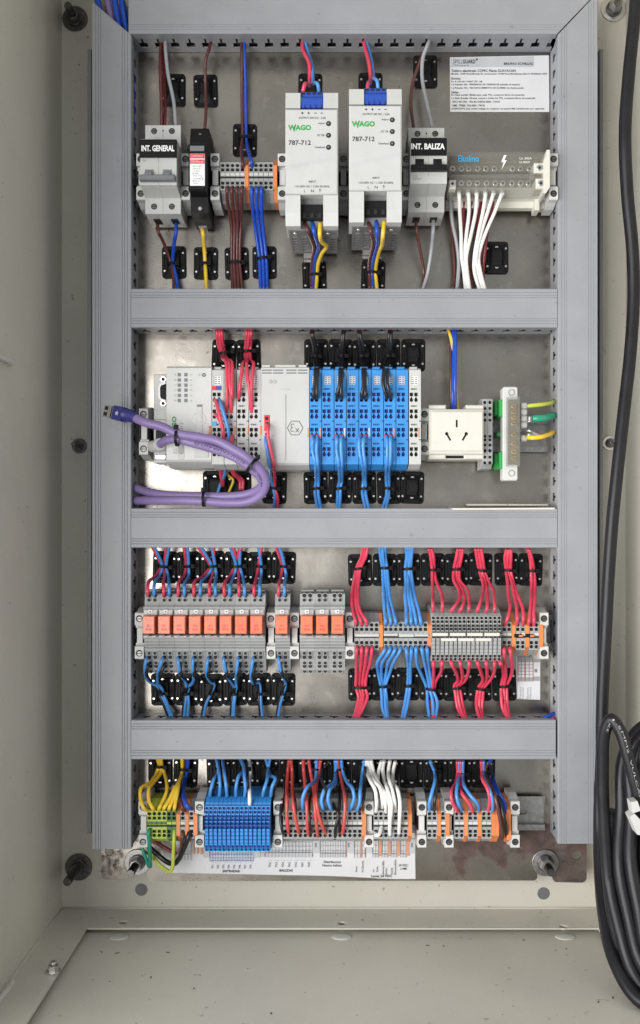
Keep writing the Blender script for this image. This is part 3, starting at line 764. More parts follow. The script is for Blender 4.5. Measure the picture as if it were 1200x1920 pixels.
def psu(label, dx, dy):
    view(-dx, -dy) if False else view(dx, dy)
    hF = .100
    t = thing('power_supply', label, 'power supply', P(585, 425, .05), 'white power supplies')
    m = MB(); m.box(541, 180, 632, 430, .010, .085, .0005)
    m.build('metal_case', 'case', t)
    m = MB()
    m.box(535, 204, 634, 364, .07, hF, .0012)
    zt = Z(174, hF - .006); z1 = Z(203, hF - .001); a = P(535, 0, hF).x; c = P(634, 0, hF).x; l = P(563, 0, hF).x; r = P(606, 0, hF).x
    top = [(z1, .06), (z1, hF - .0006), (zt - .001, hF - .0040), (zt + .0022, hF - .012), (zt + .0022, .06)]
    m.prismx(a, l, top); m.prismx(r, c, top); m.prismx(l, r, [(z1, .06), (z1, .084), (zt + .0022, .084), (zt + .0022, .06)])
    z2 = Z(365.5, hF); z3 = Z(401, hF - .004); z4 = Z(424, hF - .004)
    bot = [(z2, .06), (z2, hF - .0004), (z3, hF - .0008), (z4, hF - .004), (z4, .06)]
    m.prismx(a, l, bot); m.prismx(r, c, bot); m.prismx(l, r, [(z2, .06), (z2, .078), (z4, .078), (z4, .06)])
    hb = m.build('front_housing', 'white', t)
    # output plug
    m = MB(); m.box(563.5, 172, 605.5, 182, .082, .094, .0004); m.box(563.5, 182, 605.5, 202, .082, .097, .0006)
    for k in range(4): m.box(566 + k * 10.3, 196, 571 + k * 10.3, 202, .09, .0985, .0003)
    m.box(563.5, 183.4, 605.5, 184.6, .09, .0974, 0)
    cn = m.build('output_connector', 'cblue', t)
    m = MB()
    for k in range(4): m.box(565 + k * 10.3, 173, 572 + k * 10.3, 177, .08, .0944, 0)
    m.build('wire_entry', 'hole', cn)
    # input plug
    m = MB(); m.box(564, 383, 605, 412, .076, .090, .0006); m.box(566, 371, 603, 380, .076, .084, .0004)
    ci = m.build('input_connector', 'black', t)
    m = MB()
    for k in range(3): m.box(568 + k * 14, 400, 574 + k * 14, 409, .08, .0912, 0)
    m.build('lever_slot', 'hole', ci)
    m = MB(); m.box(566, 367.5, 600, 371, .074, .082, 0); m.build('contact_strip', 'brass', ci)
    m = MB()
    for k in range(3): m.box(569 + k * 10, 373, 575 + k * 10, 378, .080, .0846, .0003)
    m.build('contact', 'metal', ci)
    h = hF + .0001
    m = MB(); m.text('WAGO', 540, 234, 583.5, 244.5, h, .05); m.line(551, 247, 554, 233, .0009, h); m.build('logo', 'green', hb)
    m = MB()
    for k, s in enumerate('++--'):
        x = 567 + k * 11.8 + (k > 1) * 1; m.line(x - 2.4, 212, x + 2.4, 212, .0007, h)
        if s == '+': m.line(x, 209.6, x, 214.4, .0007, h)
    m.text('OUTPUT 24V DC - 2.5A', 560, 219, 611, 223, h, .018); m.text('787-712', 541, 263, 583, 272, h, .022)
    for s, x, y in (('Adjust', 596, 231.5), ('DC OK', 595, 253.5), ('Overload', 590, 276)): m.text(s, x, y - 2, 609, y + 2, h, .018)
    m.text('INPUT', 579, 338.6, 592.5, 342.6, h, .018); m.text('110-240V AC / 1.32A 50-60Hz', 553, 347.4, 618, 351.5, h, .015)
    m.text('L', 570, 355.5, 573, 360.5, h, .01); m.text('N', 583, 355.5, 588.5, 360.5, h, .01)
    m.line(597.5, 356, 602.5, 356, .0005, h); m.line(598.5, 358, 601.5, 358, .0005, h); m.line(599.5, 360, 600.5, 360, .0005, h); m.line(600, 353.6, 600, 356, .0005, h)
    m.build('lettering', 'ink', hb)
    m = MB()
    for k in range(4): m.line(537, 318.5 - k * 2.2, 633, 299 - k * 2.2, .00035, h)
    m.build('stripe', 'lgink', hb)
    for y in (231.5, 253.5, 276):
        m = MB(); m.pcyl(616, y, .0024, .097, hF + .0004, n=14, b=.0002); m.pcyl(615.6, y - .4, .0010, .097, hF + .0007, n=8, m=1); m.build('indicator', ['hole', 'mgrey'], hb)
    # vented underside
    zb = Z(430, .085); hs = []; ca = P(541, 0, .085).x; cc = P(632, 0, .085).x
    for k in range(5):
        x = ca + (cc - ca) * (.10 + .2 * k)
        for j in range(6): hs.append(rect(x - .0026, .020 + j * .0085, x + .0026, .0245 + j * .0085))
    m = MB(); m.sheet(rect(ca, .008, cc, .086), hs, lambda u, v, w: (u, -v, zb - .0002 - w), .0012); m.build('vent_panel', 'case', t)
    m = MB(); m.wbox(ca + .001, cc - .001, zb - .00015, zb + .001, .012, .080, 0); m.build('vent_shade', 'hole', t)  # black slab added to stand for the darkness inside the case
    for x in (ca + .006, cc - .009):
        m = MB(); rg = [[(x + rr * math.cos(q), -.078 + rr * math.sin(q), zz) for q in [2 * math.pi * i / 12 for i in range(12)]] for rr, zz in ((.0026, zb - .0013), (.0026, zb - .0024), (.0014, zb - .0034))]
        m.loft(rg, 0, True).build('screw', 'metal', t)
    m = MB(); m.wbox((ca + cc) / 2 - .012, (ca + cc) / 2 - .002, zb - .008, zb - .0015, .006, .012, .0006); m.wbox((ca + cc) / 2 - .012, (ca + cc) / 2 + .008, zb - .011, zb - .008, .004, .009, .0006); m.build('rail_clip', 'metal', t)
    view()
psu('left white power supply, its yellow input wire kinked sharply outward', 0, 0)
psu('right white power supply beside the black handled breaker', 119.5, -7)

# busbar box with clear cover
t = thing('busbar_box', 'ivory busbar box under a clear cover with a blue printed name and white wires', 'distribution block', P(938, 390, .02))
m = MB(); m.box(841, 338, 1024, 372, .008, .030, .001); m.box(836, 374, 1012, 390, .010, .020, .0006); m.build('base', 'ivory', t)
m = MB(); m.box(843, 292, 1026, 352, .008, .024, .001); m.build('frame', 'frame', t)
for y in (316, 343):
    m = MB(); m.box(845, y - 6, 1004, y + 6, .024, .034, .0006); m.build('busbar', 'frame', t)
    for k in range(10):
        if k == 6 and y == 316: continue
        x = 848 + k * 16.0 + random.uniform(-1.2, 1.2); m = MB(); m.pcyl(x, y, .0031, .033, .0372, n=14, b=.0005, m=0); m.pcyl(x, y, .0014, .034, .0375, n=6, m=1); m.build('screw', ['nickel', 'hole'], t)
m = MB(); a, c = P(842, 0, .052).x, P(1026, 0, .052).x
pf = [(Z(285, .046), .020), (Z(285, .046), .046), (Z(326, .052), .046), (Z(327, .052), .052), (Z(354, .052), .052), (Z(358, .052), .030)]
pf2 = [(z + (.0012 if i < 3 else 0.0) * -1, h - .0014) for i, (z, h) in enumerate(pf)]
m.prismx(a, c, pf + pf2[::-1]); m.prismx(a, a + .001, pf[:]); m.build('cover', 'clear', t)
m = MB(); h = .0466
m.text('Ekolino', 859, 291, 898, 303.5, h, .015); m.build('lettering', 'cyan', t)
m = MB()
m.poly([(945, 291), (940, 304), (944.5, 304), (940.5, 318), (950, 300.5), (945.5, 300.5), (950, 291)], h, h + .0002)
m.text('Un 300A', 974, 295, 997, 299, h); m.text('Ui 800V', 974, 302, 994, 306, h); m.build('lettering', 'wprint', t)
m = MB(); h = .0524
for x0, x1 in ((915, 942), (942, 973), (973, 1002)):
    for q in ((x0, 327, x1, 327), (x0, 333.5, x1, 333.5), (x0, 327, x0, 333.5)): m.line(*q, .0003, h)
m.text('125A', 920, 329, 938, 332.4, h); m.text('L1A', 952, 329, 966, 332.4, h); m.text('L2', 984, 329, 991, 332.4, h); m.build('print', 'gink', t)
for x, y, q in ((1002, 305, 1022), (1005, 334, 1024)):
    m = MB(); m.box(x, y, q, y + 19, .028, .054, .001); p = m.build('screw_cap', 'ivory', t)
    m = MB(); m.pcyl((x + q) / 2, y + 9, .0030, .053, .0552, n=16, b=.0003); m.pcyl((x + q) / 2, y + 9, .0014, .054, .0556, n=6, m=1); m.build('screw', ['metal', 'hole'], p)
m = MB(); m.box(842, 337, 855, 354, .028, .054, .001); p = m.build('screw_cap', 'ivory', t)
m = MB(); m.pcyl(848.5, 344, .0030, .053, .0552, n=16, b=.0003); m.pcyl(848.5, 344, .0014, .054, .0556, n=6, m=1); m.build('screw', ['metal', 'hole'], p)
m = MB(); m.poly([(1025, 281), (1031, 281), (1031, 350), (1024, 362), (1019, 362), (1019, 302), (1023, 292)], .010, .056); m.build('end_cap', 'ivory', t)
m = MB(); m.box(1003, 372, 1012, 394, .012, .030, .0006); m.box(1012, 376, 1034, 391, .008, .020, .0006); m.build('rail_foot', 'ivory', t)
for k in range(6):
    m = MB(); m.box(857 + k * 16.3, 356, 864.5 + k * 16.3, 366, .030, .043, .0005); m.build('wire_port', 'clear2', t)

# printed sheet
t = thing('printed_label', 'white printed sheet of small text with a grey header, stuck top right', 'label', P(936, 211, .0004))
view(740, 60, 3.75)
m = MB(); m.poly([(390, 562), (1087, 562), (1084, 164), (388, 178)], .0002, .0005); m.build('paper', 'paper', t)
h = .0007
m = MB(); m.poly([(392, 248), (980, 246), (980, 171), (391, 181)], .0005, .0006); m.build('header_band', 'lgink', t)
m = MB(); m.text('SPILL', 412, 193, 478, 222, h, -.004); m.text('TDM panel III', 412, 229, 520, 244, h); 
ln = ['Tablero alambrado COPEC Planta GUAYACAN', 'Modelo: TDM Panel Modelo III, construccion (TDM Panel Modelamex (Esc14, 40304062, 0339', 'Entradas:', '8 x 4 a 20 mA + HART (TK 1-8)',
      '1 x Pulsador NA - PRESENCIA DE OPERADOR (sentado en tiempo)', '1 x Pulsador NA - RECONOCIMIENTO DE ALARMA (en frente panel)', 'Salidas:', '8 x Rele auxiliar (Baliza para cada TK), contactos libres de potencial.',
      '1 x Rele Auxiliar (Sirena, comun a todos los TK), contactos libres de potencial.', '- PFC: 901,750 - 750-8212/0025-0000 - FW24', '- HMI - TP600 : 762-4204 - FW18', 'ATENCION: Esta unidad trabaja en conjunto con panel HMI suministrado por separado.']
lx = [850, 1072, 465, 615, 880, 905, 450, 915, 990, 740, 632, 1055]
ly = [263, 288, 319, 342, 363, 387, 416, 436, 459, 484, 509, 533]
for s, x, y in zip(ln, lx, ly): m.text(s, 398, y, x, y + (18 if y < 270 else 15), h, .02)
m.text('BRUNO SCHILLIG', 768, 214, 972, 231, h, .03); m.text('GUARD', 479, 193, 568, 222, h, .03); m.poly([(570, 187), (584, 185), (583, 203), (578, 196), (572, 203), (569, 199), (575, 192)], h - .0001, h)
m.build('lettering', 'ink', t)
view()

# ------------------------------------------------------------------ row 1 wires
def span(a, b, n): return [a + (b - a) * i / (n - 1) for i in range(n)]
wires('brown', [(303, 72, 20), (302, 92, 20), (301, 130, 26), (303, 190, 30), (303, 240, 26)], 'brown wire curving from the top duct into the INT. GENERAL breaker')
wires('maroon', [(306, 74, 20), (306, 100, 14), (309, 150, 18), (310, 200, 22), (308, 240, 24)], 'dark red wire close beside the brown one above the INT. GENERAL breaker')
wires('grey', [(310, 72, 22), (311, 92, 24), (316, 140, 26), (325, 190, 28), (330, 240, 30)], 'grey wire slanting down into the INT. GENERAL breaker', r=1.9)
wires('brown', [(396, 74, 20), (393, 92, 24), (386, 112, 24), (385, 160, 14), (386, 205, 22), (384, 242, 30)], 'single brown wire from the top duct to the black fuse holder')
wires('brown', [(452, 76, 20), (453, 100, 20), (454, 180, 12), (455, 256, 9), (453, 285, 30), (454, 308, 50), (454, 316, 42)], 'brown wire from the top duct to the fifth grey terminal')
wires('blue', [(458, 74, 20), (459, 100, 20), (461, 180, 12), (461, 254, 9), (464, 282, 30), (472, 304, 50), (473, 316, 42)], 'dark blue wire from the top duct to the terminal right of the orange plate')
tie(458, 259, 15, 3, 13, 'black cable tie round one brown and one blue wire above grey terminals')
for dx, dy, sd, pts in ((0, 0, 'left', None), (111, -3, 'right', None)):
    view(dx, dy)
    wires('red', [(567, 74, 20), (569, 92, 24), (579, 120, 36), (581, 150, 40), (580, 160, 60), (574, 157, 86), (570, 160, 94), (568, 172, 92)] if sd == 'left' else
          [(570, 76, 20), (574, 94, 24), (580, 120, 36), (583, 150, 50), (580, 160, 80), (578, 172, 90)], 'red wire from the top duct to the %s power supply' % sd, r=2.0)
    wires('blue', [(570, 74, 18), (574, 96, 18), (583, 122, 26), (586, 150, 34), (583, 160, 50)], 'dark blue wire behind the red one above the %s power supply' % sd)
    wires('sky', [(571, 74, 20), (576, 94, 22), (585, 122, 32), (587, 148, 44), (587, 157, 60), (591, 155, 84), (596, 159, 94), (598, 172, 90)] if sd == 'left' else
          [(573, 76, 20), (579, 94, 22), (586, 122, 32), (589, 148, 44), (591, 150, 74), (596, 157, 92), (598, 172, 90)], 'light blue wire arching into the %s power supply' % sd)
view()
wires('brown', [(805, 74, 20), (800, 84, 24), (785, 120, 24), (774, 160, 26), (771, 195, 28), (776, 242, 30)], 'brown wire bowing left into the INT. BALIZA breaker')
wires('grey', [(807, 72, 20), (803, 82, 26), (794, 108, 26), (792, 145, 24), (799, 190, 28), (811, 242, 30)], 'grey wire from the top duct into the INT. BALIZA breaker', r=1.9)
view(240, 220, 4)
wires('brown', [(222, 800, 26), (228, 860, 34), (262, 930, 22), (318, 1080, 8), (338, 1190, 10), (345, 1310, 16)], 'brown wire leaving the underside of the INT. GENERAL breaker')
wires('blue', [(362, 795, 26), (360, 860, 34), (345, 950, 22), (338, 1080, 8), (362, 1200, 10), (376, 1310, 16)], 'dark blue wire leaving the underside of the INT. GENERAL breaker', r=2.0)
tie(332, 1100, 44, 4, 13, 'black cable tie joining brown and blue wires under the INT. GENERAL breaker')
wires('yellow', [(555, 830, 26), (562, 870, 30), (572, 980, 14), (580, 1095, 8), (590, 1310, 14)], 'single yellow wire below the black fuse holder', r=2.0)
tie(580, 1100, 28, 4, 13, 'black cable tie on the single yellow wire')
wires('brown', [([742, 778, 815, 852], 522, 40), ([742, 778, 815, 852], 545, 50), ([745, 782, 818, 852], 620, 42), ([775, 797, 820, 846], 800, 18), ([777, 797, 818, 840], 1085, 7), ([785, 808, 832, 860], 1310, 12)],
      '{o} of four brown wires dropping from the grey terminals to the duct', r=1.75)
tie(808, 1090, 88, 3, 12, 'black cable tie round the four brown wires')
wires('blue', [([928, 965, 1001], 522, 40), ([928, 965, 1000], 545, 50), ([932, 966, 1002], 640, 40), ([955, 985, 1012], 830, 18), ([985, 1010, 1036], 1055, 8), ([996, 1020, 1046], 1310, 12)],
      '{o} of three dark blue wires dropping from the grey terminals', r=1.9)
tie(1010, 1060, 72, 3, 13, 'black cable tie round the three dark blue wires')
view(520, 300, 4.615)
for sd, dx, pts in (('left', 0, ([(238, 545), (262, 610), (300, 700), (318, 760), (305, 860), (296, 985), (298, 1120)], [(300, 540), (318, 620), (350, 720), (352, 770), (325, 870), (312, 985), (308, 1120)], [(372, 545), (368, 640), (385, 710), (425, 748), (385, 810), (352, 905), (345, 985), (335, 1120)])),
                    ('right', 0, ([(790, 545), (808, 620), (828, 720), (815, 790), (800, 870), (798, 970), (802, 1120)], [(855, 530), (862, 620), (864, 720), (848, 790), (828, 880), (822, 970), (828, 1120)], [(925, 530), (915, 640), (905, 735), (882, 790), (858, 880), (850, 970), (862, 1120)]))):
    for c, pp in zip(('brown', 'blue', 'yellow'), pts):
        hs = [84, 90, 62, 42, 22, 9, 12] if len(pp) == 7 else [84, 90, 70, 56, 36, 18, 9, 12]
        wires(c, [(x, y, h) for (x, y), h in zip(pp, hs)], '%s input wire below the %s power supply' % (c if c != 'blue' else 'dark blue', sd), r=2.0)
tie(325, 995, 60, 4, 14, 'black cable tie on the wires below the left power supply'); tie(825, 978, 68, 4, 14, 'black cable tie on the wires below the right power supply')
view(740, 220, 3.75)
wires('brown', [(150, 725, 30), (152, 780, 36), (172, 900, 26), (195, 1020, 16), (205, 1100, 12), (195, 1210, 16)], 'brown wire leaving the underside of the INT. BALIZA breaker')
wires('grey', [(272, 725, 30), (270, 790, 36), (262, 900, 26), (248, 1000, 20), (230, 1110, 16), (195, 1215, 16)], 'grey wire leaving the underside of the INT. BALIZA breaker', r=1.9)
wires('grey', [(388, 540, 24), (392, 600, 26), (408, 740, 22), (435, 880, 18), (452, 1020, 15), (438, 1215, 15)], 'grey wire left of the white wires under the busbar box', r=2.0)
wires('brown', [(376, 620, 8), (400, 800, 10), (415, 950, 10), (422, 1080, 10), (410, 1215, 12)], 'brown wire behind the grey one below the busbar box')
wires('white', [([452, 520, 580, 640, 690, 752], 520, 34), ([455, 520, 578, 638, 690, 750], 545, 42), ([458, 524, 570, 622, 655, 705], 660, 36), ([466, 506, 538, 588, 605, 638], 820, 26), ([470, 490, 505, 560, 575, 592], 980, 20), ([485, 498, 510, 560, 582, 602], 1080, 17), ([500, 520, 530, 600, 625, 640], 1225, 16)],
      '{o} of six white wires fanning down from the clear busbar box', r=1.9)
wires('maroon', [([490, 545, 610, 700], 540, 18), ([486, 540, 606, 690], 600, 20), ([480, 520, 585, 655], 760, 17), ([488, 500, 575, 635], 920, 14), ([492, 520, 600, 622], 1060, 12), ([502, 540, 612, 618], 1225, 12)],
      '{o} of four dark red wires hanging behind the white wires', r=2.1)
view()

# ------------------------------------------------------------------ row 2: controller, modules, socket, earth bar
HM = .060
Z = lambda y, h: (VY - y) * (1 - h) / F
Zc = lambda y: Z(600 + y / 4.615, HM)          # crop row -> height on the module fronts
MW = .01209
def io_proto(label, mats, color, led=True):
    x0 = P(580, 0, HM).x if color == 'blue' else P(397, 0, HM).x
    t = thing('io_module', label, 'terminal module', (x0, 0, ZR[1]), color + ' slice modules in a row')
    g = .0003; a, c = x0 + g, x0 + MW - g
    m = MB(); m.prismx(a, c, [(Zc(1285), .010), (Zc(1285), .040), (Zc(1250), .0560), (Zc(432), .0560), (Zc(428), .054), (Zc(410), .052), (Zc(405), .010)])
    hs = []
    for k, y in enumerate((643, 788, 948, 1115)):
        for u in (.0026, .0071):
            hs.append(rect(x0 + u - .0017, Zc(y + 17), x0 + u + .0017, Zc(y - 15)))
            zc = Zc(y + 49); hs.append([(x0 + u + .0018 * math.cos(q), zc + .0020 * math.sin(q) + (.0016 if abs(q - math.pi / 2) < .3 else 0)) for q in [math.pi / 2 + 2 * math.pi * i / 10 for i in range(10)]])
    hs.append(rect(x0 + .0022, Zc(560), x0 + .0090, Zc(482)))
    for y in (598, 745, 905, 1070): hs.append(rect(x0 + .0020, Zc(y + 7), x0 + .0080, Zc(y - 7)))
    m.sheet(rect(a, Zc(1248), c, Zc(434)), hs, lambda u, v, w: (u, -(HM - .0032) - w, v), .0032)
    m.build('body', mats[0], t)
    m = MB()
    for k, y in enumerate((643, 788, 948, 1115)):
        for u in (.0026, .0071):
            m.wbox(x0 + u - .0019, x0 + u + .0019, Zc(y + 72), Zc(y - 17), .050, .0564, 0)
    m.build('contact_well', mats[1], t)
    for y in (598, 745, 905, 1070):
        m = MB(); m.wbox(x0 + .0022, x0 + .0078, Zc(y + 5), Zc(y - 5), .0555, HM - .0014, .0002)
        m.wbox(x0 + .0036, x0 + .0046, Zc(y + 2.5), Zc(y - 2.5), .058, HM - .0011, 0, 1); m.wbox(x0 + .0054, x0 + .0064, Zc(y + 2.5), Zc(y - 2.5), .058, HM - .0011, 0, 1)
        m.build('marker', [mats[0], mats[1]], t)
    m = MB(); m.wbox(a + .0008, c - .0004, Zc(465), Zc(430), .055, .0575, .0004); m.wbox(a + .001, c - .003, Zc(424), Zc(396), .045, .054, .0006)
    m.build('release_lip', mats[0], t)
    m = MB(); m.wbox(x0 + .0022, x0 + .0090, Zc(560), Zc(482), .055, .0592, .0003)
    m.build('led_window', mats[2], t)
    m = MB()
    for j in range(4):
        for u in (.0040, .0071): m.wbox(x0 + u - .0010, x0 + u + .0010, Zc(494 + j * 18 + 3), Zc(494 + j * 18 - 3), .058, .0594, 0)
    m.build('led_row', mats[1], t)
    for y in (875, 1037):
        m = MB(); m.wbox(c - .0016, c + .0003, Zc(y + 4), Zc(y - 4), .055, HM + .0003, 0); m.build('latch_gap', 'hole', t)
    return t
X0B = P(580, 0, HM).x
what = ['first blue slice beside the white explosion marked module, black pair above', 'second blue slice, unwired, next to the first', 'third blue slice, with the second black pair', 'fourth blue slice, unwired, left of the third black pair',
        'fifth blue slice, with the third black pair', 'sixth blue slice, unwired, right of the third black pair', 'seventh blue slice, with the fourth black pair', 'eighth blue slice, unwired, touching the white end module']
b0 = io_proto(what[0], ['blue', 'navy', 'lgrey'], 'blue')
for i in range(1, 8): dup(b0, (X0B + i * MW * 1.003, 0, ZR[1]), what[i])
wv = ['white slice with red and blue markers beside the controller', 'white slice with the long straight red wires', 'white slice left of centre with two short red wires', 'white slice touching the explosion marked module, with a long red wire']
wgrp = 'white slice modules in a row'
w0 = io_proto(wv[0], ['white', 'hole', 'wprint'], 'white')
X0W = P(397, 0, HM).x
for i in range(1, 4): dup(w0, (X0W + i * MW, 0, ZR[1]), wv[i])
dup(w0, (P(766.5, 0, HM).x, 0, ZR[1]), 'white end slice right of the eight blue ones')
def orange_contact(cx0, cx1, lab, col='oink'):
    m = MB(); m.wbox(P(560 + cx0 / 4.615, 0, HM).x, P(560 + cx1 / 4.615, 0, HM).x, Zc(1015), Zc(935), .05, HM + .0006, .0002)
    o = m.build('side_contact', col, None, (P(560 + cx0 / 4.615, 0, HM).x, -HM, Zc(1015))); tag(o, lab, 'contact', 'side contacts between the slices')
for a_, b_, lab, col in ((76, 90, 'salmon contact left of the first blue slice', 'oink'), (180, 193, 'salmon contact right of the first blue slice', 'oink'), (392, 405, 'pale contact right of the third blue slice', 'lgrey'), (604, 617, 'pale contact right of the fifth blue slice', 'lgrey'),
                         (816, 830, 'salmon contact right of the seventh blue slice', 'oink'), (1030, 1044, 'salmon contact on the white end slice', 'oink')):
    orange_contact(a_, b_, lab, col)
view(380, 600, 5.333)
for x0, x1, lab in ((60, 80, 'orange contact between controller and first white slice'), (318, 330, 'orange contact right of the second white slice'), (448, 460, 'orange contact right of the third white slice'), (572, 592, 'orange contact beside the explosion marked module')):
    m = MB(); m.box(x0, 1058, x1, 1145, .05, HM + .0006, .0002); tag(m.build('side_contact', 'orange', None, P(x0, 1145, HM)), lab, 'contact', 'side contacts between the slices')
for x, y, c in ((113, 680, 'redp'), (163, 680, 'cblue'), (115, 1035, 'cyan')):
    m = MB(); m.box(x - 24, y - 20, x + 24, y + 20, HM - .002, HM + .0007, .0002)
    o = m.build('pole_marker', c, None, P(x, y + 20, HM)); tag(o, {'redp': 'small red pole marker on the first white slice', 'cblue': 'small dark blue pole marker on the first white slice', 'cyan': 'small light blue pole marker on the first white slice'}[c], 'marker')

# controller
view(180, 600, 3.53)
t = thing('bus_controller', 'light grey controller with a serial socket, printed lamp squares and green lettering', 'controller', P(350, 870, .02))
m = MB(); m.box(382, 358, 470, 945, .010, .044, .0008); m.box(384, 590, 466, 655, .040, .0446, .0003); m.build('side_module', 'lgrey', t)
m = MB(); m.box(384, 655, 466, 930, .010, .0455, .0008); m.build('jack_housing', 'white', t)
m = MB(); m.box(395, 730, 462, 800, .04, .0458, 0); m.build('network_jack', 'hole', t)
m = MB(); m.box(390, 890, 462, 925, .04, .0464, .0006); m.build('release_latch', 'metal', t)
m = MB(); m.poly([(425, 420), (462, 405), (462, 545), (425, 530), (412, 510), (412, 440)], .040, .0462); s_ = m.build('serial_socket', 'zinc', t)
m = MB(); m.poly([(432, 432), (462, 422), (462, 530), (432, 520), (424, 505), (424, 445)], .040, .0466); m.build('socket_face', 'black', s_)
for y in (392, 552):
    m = MB(); m.pcyl(444, y, .0032, .042, .0480, n=6); m.pcyl(444, y, .0017, .044, .0484, n=10, m=1); m.build('hex_screw', ['metal', 'hole'], s_)
m = MB(); view(); a, c = P(312, 0, .060).x, P(396.5, 0, .060).x
m.prismx(a, c, [(Z(876, .056), .010), (Z(876, .056), .040), (Z(866, .058), .0575), (Z(862, .060), .060), (Z(690, .060), .060), (Z(686, .060), .057), (Z(686, .060), .010)])
fr = m.build('front_housing', 'lgrey', t); view(180, 600, 3.53)
h = .0602
m = MB(); lo = MB()
for j, y in enumerate((362, 397, 431, 464, 499, 533)):
    for x in (551, 595): m.box(x - 11, y - 11, x + 11, y + 11, .058, .0603, 0)
    for x in (525, 628): lo.text('ABCDEF'[j] if x < 600 else 'U%d' % (j + 1), x - 5, y - 5, x + 8, y + 5, h)
m.build('status_lamp', 'mgrey', fr)
m = MB(); p = P(714, 364, h); m.ring(p.x, p.z, .0010, .0017, .058, .0606, 14); m.build('reset_hole', 'hole', fr)
m = MB(); p = P(682, 660, h); m.cyl(p.x, p.z, .0070, .058, .0604, 24, b=.0002); m.build('card_disc', 'clear2', fr)
m = MB(); m.box(666, 566, 703, 750, .058, .0610, .0004); m.build('card_slot', 'clear2', fr)
m = MB(); m.box(668, 560, 701, 574, .058, .0612, .0002); m.build('slot_end', 'mgrey', fr)
m = MB(); m.box(650, 840, 745, 912, .058, .0608, .0005); m.build('flap', 'white', fr)
m = MB(); q = P(562, 870, h); rr = .0040; m.rrect(q.x - .0034, q.x + .0034, q.z - .0085, q.z + .0085, .0033, .058, .0604, .0002); sl = m.build('slide_switch', 'white', fr)
m = MB(); q = P(562, 860, h); m.rrect(q.x - .0026, q.x + .0026, q.z - .0045, q.z + .0055, .0024, .060, .0610, .0002); m.build('slider', 'tgrey', sl)
m = MB(); m.text('WAGO', 502, 638, 532, 800, .0604, .03, rot=1); m.build('logo', 'green', fr)
lo.text('750-8212', 553, 680, 575, 800, h, rot=1); lo.text('RST', 512, 850, 522, 884, h, rot=1); lo.text('RUN', 526, 850, 536, 884, h, rot=1); lo.text('TF', 676, 358, 692, 370, h); lo.text('SD', 668, 742, 690, 752, h)
lo.build('lettering', 'gink', fr)
# top comb of the controller and module row: small lugs
# explosion protected module
view(380, 600, 5.333)
t = thing('supply_module', 'wide white module with a hexagon Ex mark and one red and blue wire pair', 'controller', P(825, 1450, .02))
view(); a, c = P(489.5, 0, HM).x, P(579.5, 0, HM).x
m = MB(); m.prismx(a, c, [(Z(880, .056), .010), (Z(880, .056), .042), (Z(872, .058), .0575), (Z(868, .06), .060), (Z(690, .06), .060), (Z(687, .06), .057), (Z(686, .06), .010)]); hb = m.build('front_housing', 'white', t)
view(380, 600, 5.333); h = HM + .0002
m = MB()
for x0, x1 in ((592, 690), (702, 803), (838, 937), (950, 1046)):
    for y in (502, 530): m.box(x0, y - 6, x1, y + 6, .057, h + .0001, 0)
m.build('vent_slot', 'mgrey', hb)
m = MB(); m.box(592, 448, 676, 472, .050, .0590, .0004); m.box(724, 448, 930, 472, .050, .0590, .0004); m.box(960, 448, 1040, 472, .05, .059, .0004); m.build('release_lip', 'white', hb)
m = MB(); p0, p1 = P(826, 745, h), P(826, 1410, h); m.wbox(p0.x - .0007, p0.x + .0007, p1.z, p0.z, .058, HM + .0010, .0005); m.build('rib', 'white', hb)
m = MB()
for x in (680, 722):
    p = P(x, 617, h); m.cyl(p.x, p.z, .0014, .059, HM + .0008, 12, b=.0004); m.ring(p.x, p.z, .0012, .0015, .059, HM + .0006, 12, 1)
m.build('lamp', ['clear2', 'gink'], hb)
m = MB(); m.box(615, 950, 670, 1110, .058, HM + .0008, .0003); pb = m.build('plus_terminal', 'redp', hb)
m = MB(); m.box(624, 968, 656, 1002, .059, HM + .0011, 0); m.box(628, 1020, 658, 1050, .059, HM + .0011, 0); m.box(624, 1130, 640, 1150, .059, HM + .0003, 0); m.build('lever_slot', 'hole', pb)
m = MB(); hexa = [(925 + 78 * math.cos(R(q)), 1080 + 80 * math.sin(R(q)) * .99) for q in range(0, 360, 60)]
for i in range(6): m.line(*hexa[i - 1], *hexa[i], .00055, h)
for q in (((912, 1046), (900, 1038), (888, 1045), (882, 1058), (888, 1072), (900, 1076)), ((900, 1076), (884, 1084), (880, 1100), (890, 1114), (904, 1114), (914, 1106)), ((928, 1080), (964, 1124)), ((964, 1080), (928, 1124))):
    for i in range(len(q) - 1): m.line(*q[i], *q[i + 1], .00052, h)
m.build('ex_mark', 'ink', hb)
m = MB(); m.text('750-606', 768, 684, 872, 704, h); m.text('24V', 690, 1008, 735, 1026, h); m.text('0V', 686, 1146, 712, 1164, h); m.text('POWER SUPPLY', 850, 1412, 950, 1420, h); m.text('A', 676, 586, 684, 598, h); m.text('B', 718, 586, 726, 598, h); m.build('lettering', 'lgink', hb)

